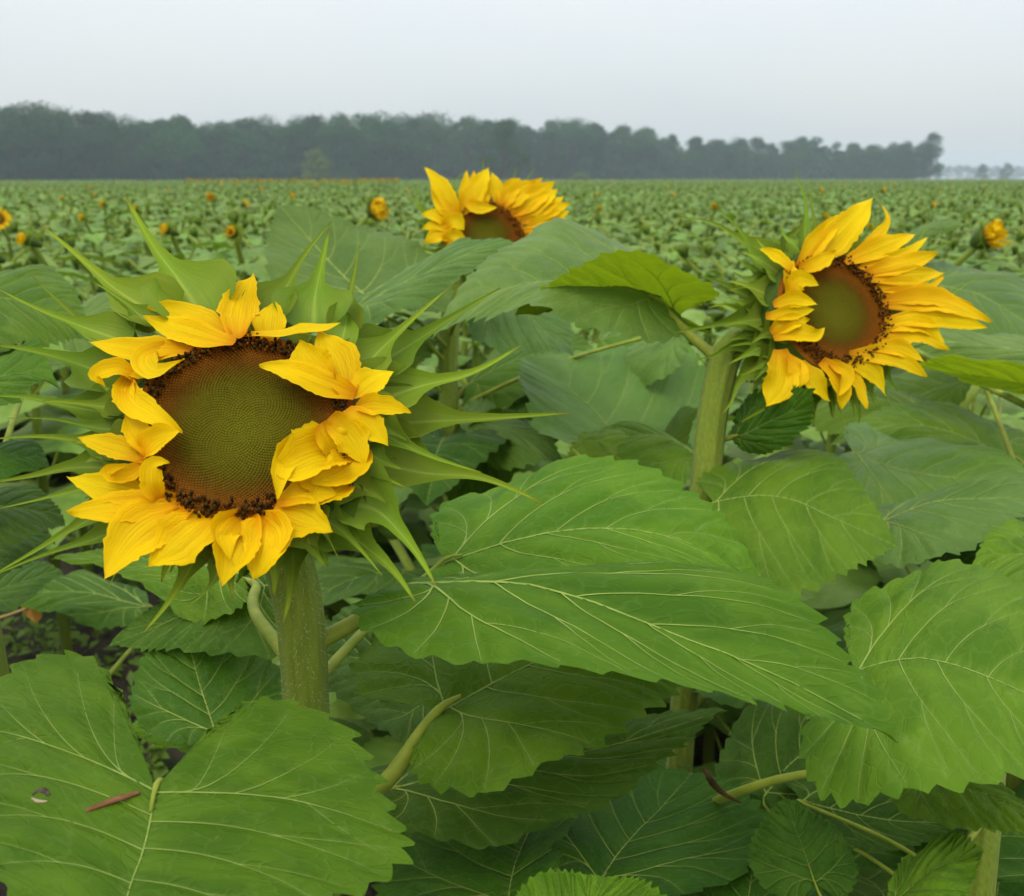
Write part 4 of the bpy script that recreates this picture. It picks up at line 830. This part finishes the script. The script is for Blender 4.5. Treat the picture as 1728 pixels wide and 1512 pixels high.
def put(key, x, y, s, rz, parts, label, group, zoff=0.):
    if parts:
        root = empty('sunflower_plant', (x, y, zoff)); cur = root
        for k, me in PM[key]: link(k, me, root)
    else: root = link('sunflower_plant', JM[key]); root.location = (x, y, zoff)
    root.rotation_euler = (0, 0, rz); root.scale = (s, s, s)
    return tag(root, label, 'sunflower', group)
r = np.random.default_rng(12)
def ground_hit(px, y): return (px - 864) / F_PX * (y * math.cos(PITCH) + .25 * math.sin(PITCH))
used = []
# blooms that stand out in the distance: photo column / row of the head -> depth from the head's height
blooms = [(4, 366, 'open', 'open sunflower far off at the left edge, brown centre facing forward'),
          (610, 360, 'big', 'yellow half-open bloom between the serrated leaf and the rear sunflower'),
          (1634, 410, 'mid', 'green bud just showing yellow petals right of the sideways flower'),
          (395, 366, 'bud', 'nodding green bud on a bare stalk above the spiky bracts'),
          (84, 412, 'half', 'spiky bud opening orange left of the long curved bract'),
          (405, 398, 'half', 'small orange bloom low beside the nodding green bud'),
          (308, 394, 'half', 'spiky bud with a speck of orange above the upright bract'),
          (1015, 382, 'bud', 'round green bud in the field right of the rear sunflower'),
          (28, 437, 'half', 'orange bloom lowest at the far left above the leaves'),
          (105, 337, 'half', 'small orange bloom in the far field at upper left'),
          (180, 347, 'half', 'small orange bloom second from left in the far field'),
          (246, 358, 'half', 'small orange bloom behind the tall curved bract'),
          (1202, 352, 'half', 'small orange bloom between the rear flower and the sideways flower'),
          (1385, 326, 'half', 'tiny orange bloom just above the sideways flower'),
          (1530, 318, 'half', 'tiny orange bloom below the lone end tree'),
          (1577, 322, 'half', 'tiny orange bloom right of the lone end tree')]
VI = {'bud': 6, 'open': 3, 'half': 2, 'big': 1, 'mid': 1}
for k, (px, py, kind, lab) in enumerate(blooms):
    hz = 1.27 if py > 345 else 1.24; d = (CAM_H - hz) / ((py - 300) / F_PX * 1.0)
    d = min(d, 60); i = k % VI[kind]; sc = hz / (1.15 if kind != 'open' else 1.19)
    x = (px - 864) / F_PX * (d * math.cos(PITCH) + (CAM_H - hz) * math.sin(PITCH))
    put((kind, i), x, d, sc, 1.35 if kind == 'big' else r.uniform(-.3, .3), d < 9, lab, 'blooms standing out in the field'); used.append((x, d))
# rows of the field
pts = []
y = 2.35
while y < 42:
    hw = .56 * y + 1.2; x = -hw
    while x < hw:
        pts.append((x + r.normal(0, .07), y + r.normal(0, .08))); x += .42 if y < 14 else .55
    y += .46 if y < 14 else .65
pts = np.array(pts)
gap = (pts[:, 0] < -.75) & (pts[:, 0] > -2.6) & (pts[:, 1] > 2.2) & (pts[:, 1] < 4.0)
near3 = (np.abs(pts[:, 0] - P(822, 398, 1.75)[0]) < .35) & (pts[:, 1] < 2.6)
pts = pts[~gap & ~near3]
far_enough = np.array([min((p[0] - q[0]) ** 2 + (p[1] - q[1]) ** 2 for q in used) > .06 for p in pts]); pts = pts[far_enough]
pts = pts[np.argsort(pts[:, 1])]
inview = np.abs(pts[:, 0]) < .525 * pts[:, 1] + .15
ind = pts[inview][:284]; rest = np.vstack([pts[inview][284:], pts[~inview]])
for k, (x, y) in enumerate(ind):
    s = r.uniform(.90, 1.04) * (1.0 if y > 3.2 else .95)
    if r.random() < .035 and y > 5: put(('half', k % 2), x, y, s * 1.02, r.uniform(-.6, .6), y < 5, 'sunflower plant with a bud half open in orange among the green rows', 'half-open plants scattered through the field')
    else: put(('bud', k % 6), x, y, s, r.uniform(0, 6.28), y < 6.2, 'green sunflower plant with a closed bud in the crowded field', 'budding plants crowding the field')
# short plants filling in under the nearest leaves
for k, (px, d, s) in enumerate([(640, 1.55, .80), (950, 1.35, .72), (1320, 1.55, .78), (1500, 1.25, .68), (1620, 1.75, .86), (1050, 1.95, .90), (480, 2.0, .88), (820, 2.25, .95), (1250, 2.1, .93), (1450, 2.2, .94), (1700, 2.2, .95), (820, 1.0, .6), (1180, 1.05, .6), (600, 2.3, .96)]):
    put(('bud', k % 6), (px - 864) / F_PX * d * .98, d, s, r.uniform(0, 6.28), True, 'short leafy sunflower plant hidden low under the nearest leaves', 'short plants under the nearest leaves')
# the rest of the field, one mass
def scatter(name, P2, meshes, weights, label, z=0.):
    n = len(P2); me = bpy.data.meshes.new(name); me.from_pydata([(float(a), float(b), z) for a, b in P2], [], [])
    def at(nm, ty, val): q = me.attributes.new(nm, ty, 'POINT'); q.data.foreach_set('value', val)
    at('rz', 'FLOAT', r.uniform(0, 6.28, n).astype(np.float32)); at('sc', 'FLOAT', r.uniform(.88, 1.06, n).astype(np.float32)); at('ix', 'INT', r.choice(len(meshes), n, p=weights).astype(np.int32))
    o = link(name, me); ng = bpy.data.node_groups.new(name + '_nodes', 'GeometryNodeTree')
    ng.interface.new_socket('Geometry', in_out='INPUT', socket_type='NodeSocketGeometry'); ng.interface.new_socket('Geometry', in_out='OUTPUT', socket_type='NodeSocketGeometry')
    gi = N(ng, 'NodeGroupInput'); go = N(ng, 'NodeGroupOutput'); ins = N(ng, 'GeometryNodeInstanceOnPoints'); join = N(ng, 'GeometryNodeGeometryToInstance')
    for src in reversed(meshes):
        oi = N(ng, 'GeometryNodeObjectInfo', transform_space='ORIGINAL'); oi.inputs['Object'].default_value = src; oi.inputs['As Instance'].default_value = True; ng.links.new(oi.outputs['Geometry'], join.inputs[0])
    def na(nm, ty): q = N(ng, 'GeometryNodeInputNamedAttribute', data_type=ty); q.inputs[0].default_value = nm; return q.outputs[0]
    cx = N(ng, 'ShaderNodeCombineXYZ'); ng.links.new(na('rz', 'FLOAT'), cx.inputs[2]); er = N(ng, 'FunctionNodeEulerToRotation'); ng.links.new(cx.outputs[0], er.inputs[0])
    ji = N(ng, 'GeometryNodeJoinGeometry')
    for l in list(ng.links):
        if l.to_node == join: ng.links.new(l.from_socket, ji.inputs[0]); 
    ng.nodes.remove(join)
    ng.links.new(gi.outputs[0], ins.inputs['Points']); ng.links.new(ji.outputs[0], ins.inputs['Instance']); ins.inputs['Pick Instance'].default_value = True
    ng.links.new(na('ix', 'INT'), ins.inputs['Instance Index']); ng.links.new(er.outputs[0], ins.inputs['Rotation']); ng.links.new(na('sc', 'FLOAT'), ins.inputs['Scale']); ng.links.new(ins.outputs[0], go.inputs[0])
    md = o.modifiers.new('scatter', 'NODES'); md.node_group = ng
    return tag(o, label, 'sunflower field', kind='stuff')
srcs = []
for k, me in enumerate(LOWM):                      # the nearest plants of the mass stand as real objects and lend their shape
    o = link('sunflower_plant', me); o.location = (-1.2 + k * 3.1, 15.2 + .6 * k, 0)
    tag(o, 'sunflower plant with a bud half open in orange among the green rows' if k == 4 else 'green sunflower plant with a closed bud in the crowded field', 'sunflower',
        'half-open plants scattered through the field' if k == 4 else 'budding plants crowding the field'); srcs.append(o)
far = []
def band(y0, y1, dens, xl=.62):
    n = int(dens * xl * (y1 ** 2 - y0 ** 2)); yy = np.sqrt(r.uniform(y0 ** 2, y1 ** 2, n)); far.append(np.stack([r.uniform(-1, 1, n) * (xl * yy + 1), yy], 1))
band(42, 80, 1.6); band(80, 170, .7); band(170, 420, .18)
side = np.stack([r.uniform(-3, 3, 150), r.uniform(.3, 2.5, 150)], 1); side = side[np.abs(side[:, 0]) > .56 * side[:, 1] + .55]
scatter('sunflower_field', np.vstack([rest, side] + far), srcs, [.247, .247, .247, .247, .012], 'wide green field of sunflowers running back to the wood')
hb = np.stack([(r.uniform(330, 680, 420) - 864) / F_PX, r.uniform(40, 110, 420)], 1); hb[:, 0] *= hb[:, 1]
hb2 = np.stack([(r.uniform(600, 1300, 90) - 864) / F_PX, r.uniform(60, 170, 90)], 1); hb2[:, 0] *= hb2[:, 1]
scatter('far_blooms', np.vstack([hb, hb2]), [srcs[4]], [1.], 'band of tiny orange blooms along the far edge of the field', .13)

# ================================================================== the wood
def wood_mat(name, c0, c1):
    m, t, o = new_mat(name); tcn = N(t, 'ShaderNodeTexCoord'); n1 = noise(t, tcn.outputs['Object'], .7, 4)
    c = vary(t, rgb(t, n1, c0, c1, .35, .65).outputs[0], .42, .03); thin(t, o, c, mix(t, .5, c, (.06, .10, .01)), .3, .7, .05); return m
M['crown'] = wood_mat('tree_foliage', (.024, .066, .022), (.052, .115, .036)); M['crown_pale'] = wood_mat('pale_foliage', (.10, .17, .05), (.16, .235, .07))
M['bark'] = simple('bark', (.04, .03, .022), (.09, .07, .05), 6, .9, bstr=.5)
def tree_meshes(seed, H_, W_, nl=8400, open_=.0, leaf=.36):
    r = np.random.default_rng(seed); tg = Geo(); lean = r.normal(0, .03, 2) * H_
    trunk = np.array([(0, 0, 0), (lean[0] * .3, lean[1] * .3, H_ * .35), (lean[0], lean[1], H_ * .85)]); tube(tg, trunk, [H_ * .022, H_ * .016, H_ * .004], 10, 8, .05, 5, .03)
    lobes = []; nlb = int(30 + open_ * 6)
    for k in range(nlb):
        f = r.uniform(0, 1); z = H_ * (.12 + .78 * f); sp = W_ * .5 * math.sin(math.pi * min(1, (.28 + .66 * f))) ** .7; a = k * 2.4 + r.normal(0, .3); rad = sp * r.uniform(.45, .95)
        c = np.array([math.cos(a) * rad, math.sin(a) * rad, z]); lobes.append((c, W_ * r.uniform(.10, .20) * (1 - .3 * open_)))
        q = catmull(trunk, [min(.95, max(.2, z / H_ - .15))])[0]; tube(tg, [q, (q + c) / 2 + [0, 0, -.03 * H_], c], [H_ * .008, H_ * .005, H_ * .002], 5, 5)
    lobes.append((np.array([lean[0], lean[1], H_ * .88]), W_ * .16))
    cg = []; per = nl // len(lobes); V, UV = [], []
    for c, rad in lobes:
        d = nrm(r.normal(size=(per, 3))); rr = rad * r.uniform(.35, 1.12, per) ** .6 * (1 + .25 * np.sin(d[:, 0] * 7 + c[0]) * np.cos(d[:, 2] * 6)); p = c + d * rr[:, None] * [1.15, 1.15, .85]
        a = nrm(r.normal(size=(per, 3)) + d * .6 + [0, 0, .4]); u = nrm(np.cross(a, r.normal(size=(per, 3)))); v = np.cross(a, u); s = (leaf * r.uniform(.5, 1.15, per))[:, None] * H_ / 15
        V.append(np.stack([p - u * s * .6, p - v * s * .35, p + u * s * .6, p + v * s * .4], 1).reshape(-1, 3))
    V = np.vstack(V); g = Geo(); g.add(V, [(4 * i, 4 * i + 1, 4 * i + 2, 4 * i + 3) for i in range(len(V) // 4)])
    return tg.mesh('trunk', M['bark']), g, V
TREES = []
for i, (h, wd, op) in enumerate([(15, 11, 0), (15, 9, .2), (15, 13, 0), (15, 8, .5), (15, 10, .1)]):
    tm, g, _ = tree_meshes(500 + i, h, wd, open_=op); TREES.append((tm, g.mesh('crown', M['crown'])))
pale_crown = None
def tree(px, y, top_py, kind, label, group=None, mat=None, width=1., name='tree', cat='tree'):
    x = (px - 864) / F_PX * y; h = CAM_H + (300 - top_py) / F_PX * y; root = empty(name, (x, y, 0)); s = h / 15.7; root.scale = (s * width, s * width, s); root.rotation_euler = (0, 0, r.uniform(0, 6.28))
    tm, cm = TREES[kind]; link('trunk', tm, root)
    if mat: cm = cm.copy(); cm.materials.clear(); cm.materials.append(M[mat])
    link('crown', cm, root); return tag(root, label, cat, group)
prof = [(-120, 195), (0, 192), (60, 178), (120, 186), (200, 188), (245, 200), (270, 206), (340, 190), (380, 206), (440, 197), (490, 207), (520, 198), (580, 189), (640, 192), (700, 197), (760, 192), (850, 199), (900, 207), (960, 202), (1000, 206), (1050, 212), (1100, 222), (1150, 227), (1200, 234), (1260, 230), (1300, 237), (1350, 227), (1380, 234), (1430, 242), (1480, 240), (1510, 242)]
px_, py_ = np.array(prof, float).T
def line_y(px): return 196 + max(0, px) / 1560 * 150
for row, (n, dy, lift) in enumerate([(46, 0, 14), (44, 9, 3), (40, 20, 0)]):
    for k in range(n):
        px = -130 + (1640 * (k + r.uniform(.2, .8)) / n); tp = np.interp(px, px_, py_) + lift * r.uniform(0.2, 1.6) + r.normal(0, 3) + (r.uniform(5, 22) if r.random() < .3 and row == 0 else 0)
        tree(px, line_y(px) + dy + r.normal(0, 2), tp, int(r.integers(5)), 'hazy dark green tree in the long wood behind the field', 'trees of the far wood', width=r.uniform(.9, 1.25))
tree(1543, 338, 222, 4, 'lone ragged tree standing out at the right end of the wood', width=.75)
for px, tp in ((1478, 240), (1500, 238), (1518, 244), (1532, 238)): tree(px, 342, tp, 1, 'hazy dark green tree in the long wood behind the field', 'trees of the far wood')
tree(548, 188, 250, 4, 'pale green small tree in front of the dark wood at left', mat='crown_pale', width=1.15)
tree(975, 225, 290, 2, 'low pale green bush in front of the wood behind the rear sunflower', mat='crown_pale', width=1.8, name='bush', cat='bush')
tree(1628, 480, 276, 4, 'left of two round pale far-off trees beyond the wood end', width=1.0)
tree(1668, 490, 275, 0, 'right of two round pale far-off trees beyond the wood end', width=1.0)
tree(1728, 380, 274, 2, 'bushy tree cut off by the right edge on the horizon', width=1.2)
for k in range(26):
    px = 1540 + k * 16; tree(px, 960 + r.normal(0, 15), 279 + r.normal(0, 1.5), int(r.integers(5)), 'very pale tree in the faint far woodland at right', 'trees of the faint far woodland', width=1.5)
tree(850, 222, 203, 0, 'hazy dark green tree in the long wood behind the field', 'trees of the far wood', width=1.1)
# undergrowth closing the foot of the wood
def undergrowth():
    rr = np.random.default_rng(31); n = 80000; px = rr.uniform(-170, 1520, n); dp = rr.uniform(0, 1, n); y = np.array([line_y(p) for p in px]) - 3 + 36 * dp; x = (px - 864) / F_PX * y
    z = rr.uniform(0, 1, n) ** (1.3 - .5 * dp) * (5.5 + 4.5 * dp + 2 * np.sin(px / 23) + 1.5 * np.sin(px / 9)); p = np.stack([x, y, z], 1); a = nrm(rr.normal(size=(n, 3))); u = nrm(np.cross(a, rr.normal(size=(n, 3)))); v = np.cross(a, u); s = (rr.uniform(.3, .7, n) * (1 + dp))[:, None]
    V = np.stack([p - u * s * .6, p - v * s * .4, p + u * s * .6, p + v * s * .4], 1).reshape(-1, 3); g = Geo(); g.add(V, [(4 * i, 4 * i + 1, 4 * i + 2, 4 * i + 3) for i in range(n)])
    tag(link('undergrowth', g.mesh('undergrowth', M['crown'])), 'dark undergrowth at the foot of the far wood', 'undergrowth', kind='stuff')
undergrowth()

# ================================================================== haze
def haze():
    x0, x1, y0, y1, z0, z1 = -1300, 1300, -100, 1500, -1.2, 26
    v = [(x0, y0, z0), (x1, y0, z0), (x1, y1, z0), (x0, y1, z0), (x0, y0, z1), (x1, y0, z1), (x1, y1, z1), (x0, y1, z1)]
    f = [(0, 3, 2, 1), (4, 5, 6, 7), (0, 1, 5, 4), (1, 2, 6, 5), (2, 3, 7, 6), (3, 0, 4, 7)]
    m, t, o = new_mat('haze_air'); pv = N(t, 'ShaderNodeVolumePrincipled'); pv.inputs['Density'].default_value = .00072; pv.inputs['Color'].default_value = (.76, .90, 1.0, 1); pv.inputs['Anisotropy'].default_value = .1
    t.links.new(pv.outputs[0], o.inputs['Volume']); g = Geo(); g.add(v, f); tag(link('haze', g.mesh('haze', m, smooth=False)), 'pale morning haze over the field and the wood', 'haze', kind='stuff')
haze()
